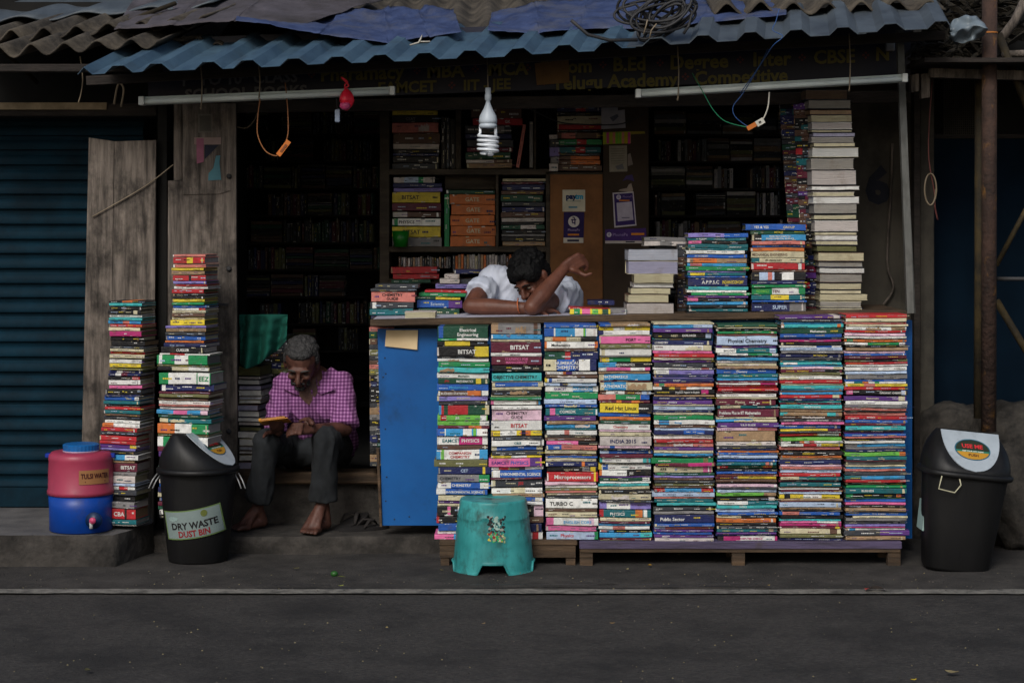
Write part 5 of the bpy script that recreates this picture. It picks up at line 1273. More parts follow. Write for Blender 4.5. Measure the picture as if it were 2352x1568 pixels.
g = MB(); g.tube([(at_.x, Yc - rj * .95, at_.z - .004), (at_.x, Yc - rj - .035, at_.z - .004)], .009, 14, lin((176, 178, 180))); g.tube([(at_.x - .004, Yc - rj - .03, at_.z + .006), (at_.x - .004, Yc - rj - .032, at_.z - .03)], .008, 14, lin((182, 184, 184))); tap_o = g.build('tap', M['plastic'], jg)
g = MB(); g.tube([(at_.x + .004, Yc - rj - .034, at_.z + .006), (at_.x + .004, Yc - rj - .046, at_.z + .006)], .014, 18, lin((196, 70, 110))); g.build('tap_button', M['plastic'], tap_o)

# ------------------------------------------------------------------ teal stool
st = thing('plastic_stool', 'dirty teal plastic stool with scraped sticker', 'stool', P(1133, 1326, -.1))
cx, cy = P(1133, 0, -.1).x, -.09
rb, rt = S(94, -.1), S(79, -.1)
Hs = P(0, 1143, -.09).z
g = MB(); nA = 144
def zb_(a):
    z = 0.004
    for c_ in (-90, 0, 90, 180):
        d = (math.degrees(a) - c_ + 180) % 360 - 180
        w = 20.5; d = abs(d)
        if d < w + 3:
            hh = S(24) if c_ == -90 else S(20)
            q = min(1, max(0, d - w * .72) / (w * .28 + 3))
            z = max(z, .004 + hh * (1 - q * q * (3 - 2 * q)))
    return z
def rad(z):
    t_ = z / Hs
    r_ = rb + (rt - rb) * t_ ** .95
    if z > P(0, 1174, -.2).z: r_ -= .0045
    return r_
rows = [0, .02, .06, .12, .2, .3, .42, .44, .56, .68, .745, .755, .77, .86, .95, .985, 1.0]
vs = []; fs = []
for r__ in rows:
    for k in range(nA):
        a_ = 2 * math.pi * k / nA; zb0 = zb_(a_)
        z = zb0 + (Hs - .004 - zb0) * r__
        rr = rad(z) + (.004 if r__ == 0 else 0) + (.0015 if r__ in (.44, .755) else 0) - (.004 if r__ == 1.0 else 0)
        vs.append((cx + rr * math.cos(a_), cy + rr * math.sin(a_) * .97, z if r__ < 1 else Hs))
for j in range(len(rows) - 1):
    for k in range(nA):
        k2 = (k + 1) % nA; fs.append([j * nA + k, j * nA + k2, (j + 1) * nA + k2, (j + 1) * nA + k])
m_ = (len(rows) - 1) * nA
for s_, dz in ((.93, -.0015), (.6, -.002), (.02, -.002)):
    vs += [(cx + (v[0] - cx) * s_, cy + (v[1] - cy) * s_, Hs + dz) for v in vs[m_:m_ + nA]]
for j in range(3):
    b0 = m_ if j == 0 else len(rows) * nA + (j - 1) * nA; b1 = len(rows) * nA + j * nA
    for k in range(nA):
        k2 = (k + 1) % nA; fs.append([b0 + k, b0 + k2, b1 + k2, b1 + k])
g.add(vs, fs, None, True); o = g.build('stool_body', M['stool'], st); mod(o, 'SOLIDIFY', thickness=.003)
g = MB(); pts = []
for k in range(nA + 1):
    a_ = 2 * math.pi * k / nA; z = zb_(a_); rr = rad(z) + .004; pts.append((cx + rr * math.cos(a_), cy + rr * math.sin(a_) * .97, z + .003))
g.tube(pts, .0052, 7, cap=False); g.build('foot_rim', M['stool'], st)
g = MB(); r_ = random.Random(11)
def onst(u, v, e=.0015):
    z = P(0, 1215, -.25).z + v; rr = rad(z) + e; a_ = -math.pi / 2 + (u + P(1141, 0, -.25).x - cx) / rr
    return (cx + rr * math.cos(a_), cy + rr * math.sin(a_) * .97, z)
for _ in range(150):
    u, v = r_.uniform(-.036, .036), r_.uniform(-.055, .052)
    up = v > -.015
    if up and abs(u) < .012 and v > .0 and r_.random() < .8: c_ = (168, 196, 184)
    elif up: c_ = r_.choice(((30, 28, 30), (36, 34, 34), (60, 56, 54), (150, 150, 140), (28, 30, 32)))
    else: c_ = r_.choice(((40, 160, 96), (60, 170, 90), (190, 190, 160), (150, 160, 120), (140, 40, 34), (190, 180, 60)))
    n_ = 5; s_ = r_.uniform(.004, .012)
    g.add([onst(u + s_ * r_.uniform(.2, 1) * math.cos(2 * math.pi * i / n_), v + .6 * s_ * math.sin(2 * math.pi * i / n_), .001 + _ * .00001) for i in range(n_)], [list(range(n_))], lin(c_))
g.build('scraped_sticker', M['matte'], st)

# ------------------------------------------------------------------ dustbins
def dustbin(label, px, py, Y, w_px, h_px, tw, yaw, lean=0, lid_h=85, ex=2.6, sy=.95, round_=True, text=True, lidw=1.0, wtop=1.04):
    base = P(px, py, Y); base.z = .006
    t = thing('dustbin', label, 'dustbin', base, 'black push lid dustbins')
    rot = Matrix.Translation(base) @ Matrix.Rotation(R(lean), 4, 'Y')
    H = S(h_px, Y); ra = S(w_px / 2, Y); ro = S(tw / 2, Y)
    g = MB(rot)
    g.lathe([(ra * .93, 0), (ra * .97, .012), (ra + (ro * .96 - ra) * .5, H * .5), (ro * .955, H * .95), (ro * .97, H)], n=64, ex=ex, sy=sy); g.build('bin_body', M['black'], t)
    rt_ = rot @ Matrix.Translation((0, 0, H)) @ Matrix.Rotation(R(yaw), 4, 'Z')
    g = MB(rt_); g.lathe([(ro * 1.0, -.014), (ro * wtop, -.014), (ro * (wtop + .03), -.006), (ro * (wtop + .03), .006), (ro * 1.0, .014)], n=64, ex=ex, sy=sy); g.build('rim', M['black'], t)
    # lid: dome cut by a slanted plane facing local -y
    LH = S(lid_h, Y); n = 96; rows = 22
    def prof(tz): return ro * lidw * (1 - .30 * tz ** 2.6) if tz < 1 else ro * .70
    y_lo, y_hi = -ro * sy * 1.02, -ro * .02       # plane: y >= y_lo + (y_hi - y_lo) * (z - z_lo)/(LH - z_lo)
    z_lo = LH * .10
    def plane(z): return y_lo + (y_hi - y_lo) * (z - z_lo) / (LH - z_lo)
    vs, fs = [], []
    edge = []
    for j in range(rows + 1):
        tz = j / rows; z = .01 + (LH - .01) * tz; r0 = prof(tz)
        # ridge shape: narrow in y towards the top
        ysc = sy * (1 - .62 * tz ** 1.7)
        pl = plane(z)
        row = []
        for k in range(n):
            a_ = 2 * math.pi * k / n; ca, sa = math.cos(a_), math.sin(a_)
            q = (abs(ca) ** ex + abs(sa) ** ex) ** (-1 / ex)
            x, y = r0 * q * ca, r0 * q * sa * ysc + ro * .28 * tz ** 1.5
            y = max(y, pl)
            row.append((x, y, z))
        vs += row
        flat_ = [p for p in row if abs(p[1] - pl) < 1e-6 and z > z_lo]
        if flat_: edge.append((min(p[0] for p in flat_), max(p[0] for p in flat_), z, pl))
    for j in range(rows):
        for k in range(n):
            k2 = (k + 1) % n; fs.append([j * n + k, j * n + k2, (j + 1) * n + k2, (j + 1) * n + k])
    fs.append([rows * n + k for k in range(n)])
    g = MB(rt_); g.add(vs, fs, None, True); lid_o = g.build('lid', M['black'], t)
    # flap plate
    g = MB(rt_); vs = []; fs = []
    zt_, zb2 = LH + .001, z_lo + (LH - z_lo) * .02
    fl = []
    for i in range(25):
        t_ = i / 24; z = zb2 + (zt_ - zb2) * t_; w_ = ro * .69 * math.sqrt(max(.0004, 1 - (1 - t_) ** 2.3)); fl.append((-w_, w_, z, plane(z)))
    nrm = Vector((0, -(LH - z_lo), (y_hi - y_lo))).normalized()
    for (xa, xb, z, y) in fl:
        for s_ in (-1, -.5, 0, .5, 1):
            x = s_ * xb
            vs.append(Vector((x, y, z)) + nrm * .004)
    m = len(fl)
    fs = [[j * 5 + i, j * 5 + i + 1, (j + 1) * 5 + i + 1, (j + 1) * 5 + i] for j in range(m - 1) for i in range(4)]
    g.add(vs, fs, lin((158, 168, 176)), False); o = g.build('push_flap', M['plastic'], lid_o); mod(o, 'SOLIDIFY', thickness=.004)
    g = MB(rt_)
    # oval sticker on the flap
    zc_ = fl[int(m * .52)][2]; k_ = (y_hi - y_lo) / (LH - z_lo)
    cw = (fl[int(m * .58)][1] - fl[int(m * .58)][0]) / 2
    def on(u, v, e): # u across, v up the slope
        z = zc_ + v * (1 / math.hypot(1, k_)); y = plane(z); return Vector((u, y, z)) + nrm * e
    ew, eh = cw * .62, cw * .44
    N_ = 40
    g.add([on(ew * 1.07 * math.cos(2 * math.pi * i / N_), eh * 1.07 * math.sin(2 * math.pi * i / N_), .0055) for i in range(N_)], [list(range(N_))], lin((40, 90, 110)))
    def half(v0, v1, col, e):
        p_ = []
        for i in range(17):
            v = v0 + (v1 - v0) * i / 16; w = ew * math.sqrt(max(0, 1 - (v / eh) ** 2)); p_.append((w, v))
        vs_ = [on(w, v, e) for w, v in p_] + [on(-w, v, e) for w, v in p_[::-1]]
        g.add(vs_, [list(range(len(vs_)))], lin(col))
    half(-eh, eh, (34, 44, 30), .0062); half(-eh, -eh * .28, (176, 130, 40), .0068); half(-eh * .28, -eh * .1, (30, 110, 90), .0068)
    tt = lambda s, v0, size, col, e=.0075, sx=1: g.text(s, lambda u, v: on(u, v0 + v, e), size, lin(col), bold=.03, sx=sx)
    tt('USE ME', eh * .32, eh * .55, (196, 44, 50)); tt('KEEP YOUR CITY CLEAN', -eh * .19, eh * .16, (220, 220, 210)); tt('PUSH', -eh * .58, eh * .36, (70, 30, 26))
    g.build('flap_sticker', M['paint'], lid_o)
    # wire handles
    for s_ in (-1, 1):
        if text:
            x = ro * s_ * 1.02
            pts = [rt0 for rt0 in (rot @ Vector((x, 0, H - .02)), rot @ Vector((x + s_ * .02, -.02, H - .05)), rot @ Vector((x + s_ * .035, -.03, H - .085)))]
            g = MB(); g.tube(pts, .003, 6); g.tube([p + Vector((.018 * -s_, -.004, 0)) for p in pts], .003, 6); g.build('wire_handle', M['alu'], t)
    return t, rot, H, ra, ro
t, rot, H, ra, ro = dustbin('black dustbin at left with a dry waste sign', 455, 1293, .115, 140, 212, 182, 72, 0, 84, ex=2.15)
g = MB()
def onbin(u, v, e, x0, z0, tilt, curve=0.0):
    ca, sa = math.cos(tilt), math.sin(tilt)
    x = x0 + u * ca - v * sa; z = z0 + u * sa + v * ca + curve * u * u
    r_ = ra + (ro - ra) * (z / H)
    q = min(.97, abs(x) / r_); y = -r_ * .95 * (1 - q ** 2.15) ** (1 / 2.15) - e
    return rot @ Vector((x, y, z))
x0, z0 = S(0), S(97); tl = R(9)
hw, hh = .128, .064
FB = lambda e, cu=.55: (lambda u, v: onbin(u, v, e, x0, z0, tl, cu))
f = FB(.002); g.grid(lambda u, v: f((u * 2 - 1) * hw, (v * 2 - 1) * hh), 24, 6, lin((96, 118, 70)), False)
f = FB(.003); g.grid(lambda u, v: f((u * 2 - 1) * (hw - .005), (v * 2 - 1) * (hh - .005)), 24, 6, lin((118, 132, 130)), False)
def bt(s, u0, v0, size, col, sx=1): 
    F = FB(.0045); g.text(s, lambda u, v: F(u0 + u, v0 + v), size, lin(col), bold=.03, sx=sx)
bt('DRY WASTE', .004, -.004, .041, (26, 24, 26), .92); bt('DUST BIN', -.002, -.040, .038, (128, 30, 34), .86)
F = FB(.0045)
g.add([F(.056 + .015 * math.cos(i * .4), .040 + .015 * math.sin(i * .4)) for i in range(15)], [list(range(15))], lin((96, 104, 50)))
g.add([F(-.085 + .022 * math.cos(i * .4), .030 + .011 * math.sin(i * .4)) for i in range(15)], [list(range(15))], lin((130, 150, 146)))
g.build('dry_waste_label', M['paint'], t)
t2, rot2, H2, ra2, ro2 = dustbin('tilted black dustbin at the right end of the stall', 2192, 1312, -.08, 152, 222, 196, 4, 6.2, 92, ex=3.2, sy=.8, text=False)
g = MB(rot2); hx = -ro2 * .55; hz = H2 - .03
g.tube([(hx - .03, -ro2 * .82, hz + .02), (hx - .04, -ro2 * .87, hz - .035), (hx + .03, -ro2 * .87, hz - .045), (hx + .055, -ro2 * .84, hz - .01), (hx + .045, -ro2 * .82, hz + .02)], .003, 7); g.build('wire_handle', mat('pale_wire', (160, 156, 130), (180, 176, 150), bump=0), t2)
g = MB(rot2); g.box(-ra2 * 1.12, -ra2 * 1.03, -.02, .10, H2 * .36, H2 * .66, lin((150, 176, 172))); g.build('side_label', M['plastic'], t2)

# ------------------------------------------------------------------ green cloth, slippers, litter
def gc(u, v):
    px = 549 + 112 * u; py = 722 + (118 - 64 * max(0, u - .45) / .55) * v + 5 * math.sin(u * 9) * v
    p = P(px, py, .62); p.y += .035 * math.sin(u * 16 + v * 2) * (.3 + v) + .02 * nz(u * 5, v * 5); return p
g = MB(); g.grid(gc, 50, 30); o = g.build('green_cloth', M['greencloth']); mod(o, 'SOLIDIFY', thickness=.002); tag(o, 'dark green cloth hanging over the stack inside the doorway', 'cloth')
def slipper(label, px, py, Y, rz, tilt=0):
    b_ = P(px, py, Y)
    t = thing('slipper', label, 'slipper', b_, 'slippers on the step')
    Mx = Matrix.Translation(b_) @ Matrix.Rotation(R(rz), 4, 'Z') @ Matrix.Rotation(R(tilt), 4, 'X')
    g = MB(Mx); n = 28; o_ = []
    for i in range(n):
        a_ = 2 * math.pi * i / n; y = .125 * math.cos(a_); x = .043 * math.sin(a_) * (1 + .18 * math.cos(a_)); o_.append((x, y))
    o_ = o_[::-1] if False else o_
    vs = [(x, y, 0) for x, y in o_] + [(x * 1.02, y * 1.01, .018) for x, y in o_] + [(x * .93, y * .96, .020) for x, y in o_]
    fs = [list(range(n))[::1], [2 * n + i for i in range(n)][::-1]] + [[j * n + i, j * n + (i + 1) % n, (j + 1) * n + (i + 1) % n, (j + 1) * n + i][::-1] for j in (0, 1) for i in range(n)]
    g.add(vs, fs, lin((30, 28, 28))); g.build('sole', M['matte'], t)
    g = MB(Mx)
    for s_ in (-1, 1):
        pts = [(s_ * .042, -.02, .018), (s_ * .034, .01, .048), (s_ * .012, .045, .048), (0, .072, .020)]
        g.tube(pts, [.007, .011, .009, .004], 8, lin((36, 33, 32)), flat=.5)
    g.build('strap', M['matte'], t)
slipper('dark slipper nearer the blue panel on the step', 836, 1218, .48, -62)
slipper('dark slipper tilted against the plinth beside the seated man', 806, 1206, .56, -35, 14)
def leaf(name, label, px, py, Y, w, col, rz=0, cat='leaf', curl=.3, group='dry leaves on the road'):
    b_ = P(px, py, Y); b_.z = .016
    # depth from the picture row (it lies on the ground)
    d = 1.525 * K * D0 / (py - 500); b_.y = d - D0; b_.x = (px - 1176) * d / D0 / K
    g = MB(Matrix.Translation(b_) @ Matrix.Rotation(R(rz), 4, 'Z'))
    L = S(w)
    def f(u, v):
        x = (u - .5) * L; wd = .32 * L * math.sin(math.pi * u) ** .8; y = (v - .5) * 2 * wd
        return (x, y, .002 + curl * L * ((u - .5) ** 2 + .6 * (v - .5) ** 2) + .002 * nz(u * 5, v * 5))
    g.grid(f, 8, 4, lin(col)); o = g.build(name, M['matte']); return tag(o, label, cat, group)
for i, (px, py, w, c_, lab) in enumerate(((1406, 1432, 10, (150, 120, 70), 'tan leaf bit on the road under the purple bench'), (1110, 1433, 10, (140, 118, 84), 'tan leaf bit on the road in front of the stool'), (1492, 1299, 16, (140, 108, 30), 'mustard leaf on the pavement under the fourth column'), (1560, 1275, 12, (120, 116, 60), 'pale leaf just by the purple bench leg'), (2186, 1545, 26, (140, 128, 92), 'curled dry leaf near the lower right of the road'), (2098, 1562, 12, (186, 160, 30), 'yellow leaf at the bottom edge of the road'), (1785 - 20, 1345, 9, (130, 110, 60), 'tiny leaf left of the paper scrap near the line'), (888, 1497 - 55, 9, (150, 136, 90), 'small pale leaf far left of the stool on the road'), (201, 1540, 18, (72, 70, 44), 'dull leaf at the lower left of the road'), (1015, 1310, 9, (120, 110, 60), 'tiny leaf beside the stool foot'), (680, 1221 + 85, 14, (96, 92, 50), 'short straw on the pavement before the doorway'), (1440, 1308, 12, (140, 130, 90), 'pale straw under the purple bench edge'))):
    leaf('dry_leaf', lab, px, py, 0, w, c_, rz=i * 37)
leaf('green_leaf', 'pale green leaf beside the dark patch near the line', 783, 1346, 0, 12, (140, 150, 60), 20)
g = MB(); q = 1.52 * K * D0 / (1316 - 500); b_ = Vector(((768 - 1176) * q / D0 / K, q - D0, .018)); g.ell(b_, (.016, .014, .013), n=16, m=10, col=lin((36, 84, 30))); o = tag(g.build('green_fruit', M['plastic']), 'small crushed green fruit lying on the pavement', 'fruit')
g = MB(); g.add([b_ + Vector((.012, -.01, -.008)), b_ + Vector((.05, -.016, -.01)), b_ + Vector((.03, .004, -.009))], [[0, 1, 2]], lin((110, 120, 40))); g.build('fruit_leaf', M['matte'], o)
q = 1.52 * K * D0 / (1352 - 500); b_ = Vector(((2010 - 1176) * q / D0 / K, q - D0, .014))
g = MB(Matrix.Translation(b_))
g.grid(lambda u, v: ((u - .5) * .085, (v - .5) * .04, .004 + .02 * math.sin(u * math.pi) * (1 - v) ), 8, 3, lin((150, 140, 138)), False)
g.grid(lambda u, v: (-.042 + u * .022, (v - .5) * .041, .006 + .02 * math.sin(u * .22 * math.pi) * (1 - v)), 3, 3, lin((150, 50, 44)), False)
tag(g.build('paper_scrap', M['matte']), 'folded white and red paper scrap by the road line', 'litter')
for (px, py, w, lab) in ((790, 1346, 34, 'flat dark flattened lump by the white line'),):
    q = 1.52 * K * D0 / (py - 500); b_ = Vector(((px - 1176) * q / D0 / K, q - D0, .010)); g = MB(Matrix.Translation(b_)); g.ell((0, 0, 0), (S(w) / 2, .02, .006), n=20, m=8); tag(g.build('flattened_litter', M['rubber']), lab, 'litter')
# small grit, uncountable
r_ = random.Random(21); g = MB()
for _ in range(700):
    px, py = r_.uniform(-20, 2370), r_.choice((r_.uniform(1305, 1352), r_.uniform(1372, 1568)))
    q = 1.52 * K * D0 / (py - 500); p = Vector(((px - 1176) * q / D0 / K, q - D0, .012)); s_ = r_.uniform(.0012, .004)
    g.add([p + Vector((s_, 0, 0)), p + Vector((0, s_, 0)), p + Vector((-s_, 0, 0)), p + Vector((0, -s_, 0)), p + Vector((0, 0, s_))], [[0, 1, 4], [1, 2, 4], [2, 3, 4], [3, 0, 4]], lin(r_.choice(((96, 90, 82), (60, 56, 50), (30, 30, 30), (130, 120, 90)))))
o = g.build('grit', M['matte']); tag(o, 'scattered grit on the road', 'grit', None, 'stuff')
# ------------------------------------------------------------------ people
def RM(yaw=0, pitch=0, roll=0):      # head matrices: face looks to local -y
    return Matrix.Rotation(R(yaw), 4, 'Z') @ Matrix.Rotation(R(pitch), 4, 'X') @ Matrix.Rotation(R(roll), 4, 'Y')
def head_shape(mb, c, Mh, s=1.0):
    """skull, jaw, brow, nose, lips, cheeks, ears, all fused later"""
    T = lambda p: c + Mh @ (Vector(p) * s)
    M3 = Mh.to_3x3().to_4x4()
    e = lambda p, r: mb.ell(T(p), tuple(x * s for x in r), M3)
    e((0, .012, .035), (.074, .090, .078)); e((0, -.010, -.012), (.062, .072, .070)); e((0, -.024, -.062), (.046, .050, .045)); e((0, -.052, -.090), (.022, .020, .018))
    e((0, -.078, .018), (.052, .014, .012)); e((-.034, -.068, -.022), (.020, .016, .016)); e((.034, -.068, -.022), (.020, .016, .016))
    mb.chain([(T((0, -.084, .010)), .008 * s), (T((0, -.100, -.016)), .011 * s), (T((0, -.108, -.030)), .013 * s)]); e((-.012, -.092, -.034), (.009, .011, .008)); e((.012, -.092, -.034), (.009, .011, .008))
    e((0, -.082, -.056), (.024, .011, .006)); e((0, -.080, -.066), (.021, .011, .007))
    for sx in (-1, 1):
        e((sx * .074, .010, -.008), (.009, .018, .030)); e((sx * .078, .016, .004), (.008, .014, .018))
def face_bits(parent, c, Mh, s, skin, browc, gaze=(0, 0), closed=False):
    T = lambda p: c + Mh @ (Vector(p) * s)
    M3 = Mh.to_3x3().to_4x4()
    for sx in (-1, 1):
        g = MB(); g.ell(T((sx * .031, -.0765, .000)), tuple(x * s for x in (.0125, .006, .0050 if not closed else .0018)), M3, n=12, m=8, col=lin((118, 104, 92) if not closed else (40, 26, 22))); eye_o = g.build('eye', M['plastic'], parent)
        g = MB(); g.ell(T((sx * .031 + gaze[0], -.0815, gaze[1])), tuple(x * s for x in (.0052, .0035, .0050 if not closed else .0012)), M3, n=10, m=6, col=lin((14, 10, 9))); g.build('iris', M['plastic'], eye_o)
        g = MB(); g.tube([T((sx * .012, -.090, .018)), T((sx * .032, -.090, .024)), T((sx * .052, -.076, .017))], [.003 * s, .0045 * s, .002 * s], 8, lin(browc)); g.build('eyebrow', M['matte'], parent)
    g = MB(); g.tube([T((-.022, -.086, -.0605)), T((0, -.0935, -.060)), T((.022, -.086, -.0605))], [.0012 * s, .0022 * s, .0012 * s], 6, lin((52, 26, 24))); g.build('mouth_line', M['matte'], parent)
def fingers(mb, palm, dirv, side, up, ln=.075, r=.0082, curl=(35, 55, 35), spread=.019, thumb=True, tcurl=.6, counts=(.92, 1.06, 1.0, .8), tside=1):
    """palm: centre of the knuckle line; dirv: along the fingers; side: across the palm; up: back of the hand"""
    d, sd, u = Vector(dirv).normalized(), Vector(side).normalized(), Vector(up).normalized()
    ax = sd
    for i, k in enumerate(counts):
        p = palm + sd * (i - 1.5) * spread; dd = d.copy(); pts = [(p - d * .02, r * 1.15)]
        a = 0
        for j, f in enumerate((.44, .32, .24)):
            a += curl[j]
            v = (d * math.cos(R(a)) - u * math.sin(R(a)))
            pts.append((p, r * (1.08 - .1 * j))); p = p + v * ln * k * f
        pts.append((p, r * .74)); mb.chain(pts, 10)
    if thumb:
        b = palm - d * .065 + sd * tside * -.030
        q = b + (d * .55 - sd * tside * .8 - u * .25).normalized() * .034; w = q + (d * .9 - sd * tside * .25 - u * tcurl).normalized() * .030; z = w + (d * .8 - u * tcurl).normalized() * .022
        mb.chain([(b, .013), (q, .0115), (w, .0098), (z, .0078)], 10)
def palm(mb, wrist, knk, side, w=.040, t=.014):
    sd = Vector(side).normalized()
    for f in (-.75, -.25, .25, .75):
        mb.chain([(wrist + sd * f * w * .55, t * 1.05), (wrist.lerp(knk, .5) + sd * f * w * .85, t), (knk + sd * f * w, t * .82)], 10)

# ---- man leaning on the counter
Hc = P(1221, 640, .49)
Mh = RM(-36, 36, -12)
body_o = Vector((P(1230, 700, .6).x, .75, .5))
b = MB()
head_shape(b, Hc, Mh, 1.0)
neck0 = Hc + Mh @ Vector((0, .045, -.055))
shL, shR = P(1122, 650, .70), P(1302, 678, .68)          # viewer's left / right shoulder
mid = (shL + shR) / 2 + Vector((0, .03, .0))
b.chain([(neck0, .056), (neck0.lerp(mid + Vector((0, 0, .02)), .6), .058), (mid, .075)])
elL, wrL = P(1080, 703, .44), P(1232, 709, .36)
b.chain([(shL, .05), (shL.lerp(elL, .5), .046), (elL, .037)]); b.chain([(elL, .037), (elL.lerp(wrL, .3), .041), (elL.lerp(wrL, .75), .031), (wrL, .025)])
elR, wrR = P(1222, 700, .27), P(1297, 615, .40)
elR.z = P(0, 727, .3).z + .045; elL.z = max(elL.z, elR.z - .012)
b.chain([(shR, .052), (shR.lerp(elR, .5), .047), (elR, .039)]); b.chain([(elR, .039), (elR.lerp(wrR, .28), .043), (elR.lerp(wrR, .75), .031), (wrR, .025)])
# visible hand: loosely closed, fingers falling to the right
kn = P(1333, 596, .43); sdv = Vector((.45, .2, -.9))
palm(b, wrR, kn, sdv, .034, .0145)
fingers(b, kn, (kn - wrR), sdv, (-.5, -.6, .65), .070, .0086, (55, 70, 40), .018, thumb=False)
tb0 = wrR.lerp(kn, .25) + Vector((.02, -.01, -.02))
b.chain([(tb0, .014), (P(1330, 626, .41), .0115), (P(1344, 633, .40), .0095), (P(1358, 628, .40), .0075)])
# hidden-hand fingers behind the elbow
palm(b, wrL, P(1268, 711, .38), (0, .9, .2), .030, .013); fingers(b, P(1268, 711, .38), (1, .1, 0), (0, 1, 0), (0, 0, 1), .06, .008, (20, 25, 20), .017)
b.chain([(mid, .09), (mid + Vector((0, .2, -.16)), .12), (mid + Vector((-.02, .34, -.42)), .13), (mid + Vector((-.02, .36, -.62)), .14)])
for sx in (-1, 1): b.chain([(mid + Vector((sx * .09, .36, -.64)), .08), (mid + Vector((sx * .10, .30, -.86)), .06)])
man = organic(b, 'person', M['skin'], None, .0052, 4, lambda p, n: .0006 * nz(p.x * 60, p.y * 60, p.z * 60), origin=body_o)
tag(man, 'person in pale shirt leaning folded arms on the counter', 'person')
face_bits(man, Hc, Mh, 1.0, None, (10, 9, 9), gaze=(-.004, -.001))
g = MB(); Tm = lambda p: Hc + Mh @ Vector(p)
g.tube([Tm((-.026, -.086, -.050)), Tm((0, -.0955, -.047)), Tm((.026, -.086, -.050))], [.002, .004, .002], 8, lin((22, 16, 14))); g.build('moustache', M['matte'], man)
# hair
h = MB(); M3 = Mh.to_3x3().to_4x4()
h.ell(Tm((0, .020, .060)), (.086, .096, .072), M3); h.ell(Tm((0, .050, .015)), (.078, .062, .085), M3); h.ell(Tm((0, -.050, .072)), (.066, .044, .036), M3); h.ell(Tm((.052, -.02, .05)), (.036, .06, .05), M3); h.ell(Tm((-.052, -.02, .05)), (.034, .055, .045), M3)
r_ = random.Random(5)
for _ in range(120):
    a_ = r_.uniform(0, 2 * math.pi); e_ = r_.uniform(-.1, 1.45)
    d = Vector((math.cos(a_) * math.cos(e_), math.sin(a_) * math.cos(e_), math.sin(e_)))
    if d.y < -.55 and d.z < .5: continue
    p = Vector((d.x * .084, d.y * .096 + .018, d.z * .072 + .062)); h.ell(Tm(p), r_.uniform(.008, .017), n=8, m=6)
organic(h, 'hair', M['hair'], man, .0045, 2, lambda p, n: .0035 * nz(p.x * 90, p.y * 90, p.z * 90))
# shirt
s = MB()
s.chain([(shL + Vector((0, 0, -.012)), .058), (shL.lerp(elL, .40), .060)]); s.tube([shL.lerp(elL, .2), shL.lerp(elL, .56)], [.062, .070], 16); s.chain([(shR, .070), (shR.lerp(elR, .36) + Vector((.012, .0, .0)), .070)]); s.tube([shR, shR.lerp(elR, .50) + Vector((.012, 0, 0))], [.07, .076], 16)
s.cap(shL + Vector((.02, .02, .01)), shR + Vector((-.02, .02, .01)), .078, .082)
s.chain([(mid + Vector((0, .03, -.02)), .125), (mid + Vector((0, .2, -.16)), .15), (mid + Vector((-.02, .34, -.42)), .155), (mid + Vector((-.02, .36, -.58)), .16)])
s.ell(shL.lerp(mid, .5) + Vector((0, -.0, -.055)), (.10, .07, .085)); s.ell(shR + Vector((.012, .0, -.02)), (.062, .085, .085)); s.ell(P(1146, 636, .70), (.04, .05, .045))
def fold(p, n): return .007 * nz(p.x * 18 + p.z * 9, p.y * 9, p.z * 6) + .006 * (1 - 3 * abs(nz(p.x * 26 - p.z * 12, p.y * 12, p.z * 8 + 4))) + .002 * math.sin(p.x * 120 + p.z * 50 + 5 * nz(p.x * 7, p.z * 7))
organic(s, 'shirt', M['tee'], man, .007, 5, fold)
# wristband
g = MB(); c_ = P(1205, 706, .245); g.tube([P(1190, 700, .36) + Vector((.0, 0, .03)), P(1188, 704, .33) + Vector((0, -.004, .015)), P(1190, 712, .325), P(1193, 719, .34)], .003, 6, lin((176, 92, 50)))
g.build('wrist_thread', M['plastic'], man)

# ---- seated old man reading
sd_o = P(700, 1000, .75); sd_o.z = .34
Hd = P(692, 836, .46)
Mo = RM(-4, 30, 3)
b = MB()
head_shape(b, Hd, Mo, 1.02)
shA, shB = P(652, 892, .58), P(786, 888, .60)
md = (shA + shB) / 2 + Vector((0, .03, .01))
nk = Hd + Mo @ Vector((0, .05, -.05))
b.chain([(nk, .056), (nk.lerp(md, .5) + Vector((0, 0, .01)), .056), (md, .07)])
hip = Vector((P(725, 1050, .85).x, .84, .44))
b.chain([(md, .10), (md.lerp(hip, .5) + Vector((0, .06, 0)), .12), (hip, .13)])
elA, wrA = P(632, 985, .52), P(640, 990, .34)
b.chain([(shA, .048), (shA.lerp(elA, .5), .042), (elA, .034), (wrA, .024)])
elB, wrB = P(792, 985, .50), P(716, 985, .33)
b.chain([(shB, .048), (shB.lerp(elB, .5), .042), (elB, .035)]); b.chain([(elB, .035), (elB.lerp(wrB, .4), .033), (wrB, .023)])
kB = P(682, 984, .26)
palm(b, wrB, kB, (.1, .7, .7), .032, .013); fingers(b, kB, (-1, -.15, .05), (.1, .6, .75), (0, -.8, .6), .066, .0082, (18, 30, 25), .017, tside=-1)
kA = P(636, 978, .27)
palm(b, wrA, kA, (.9, .2, .3), .032, .013); fingers(b, kA, (-.1, -.9, .35), (.9, .1, .2), (0, .4, .9), .062, .0082, (-12, -10, 0), .017, tside=1)
hipA, hipB = hip + Vector((-.09, 0, -.02)), hip + Vector((.09, 0, -.02))
knA, knB = P(612, 1015, .38), P(748, 1008, .36)
anA, anB = P(592, 1165, .50), P(742, 1150, .42)
for (hp, kn_, an) in ((hipA, knA, anA), (hipB, knB, anB)):
    b.chain([(hp, .075), (hp.lerp(kn_, .5), .062), (kn_, .048)]); b.chain([(kn_, .046), (kn_.lerp(an, .35), .046), (kn_.lerp(an, .8), .030), (an, .027)])
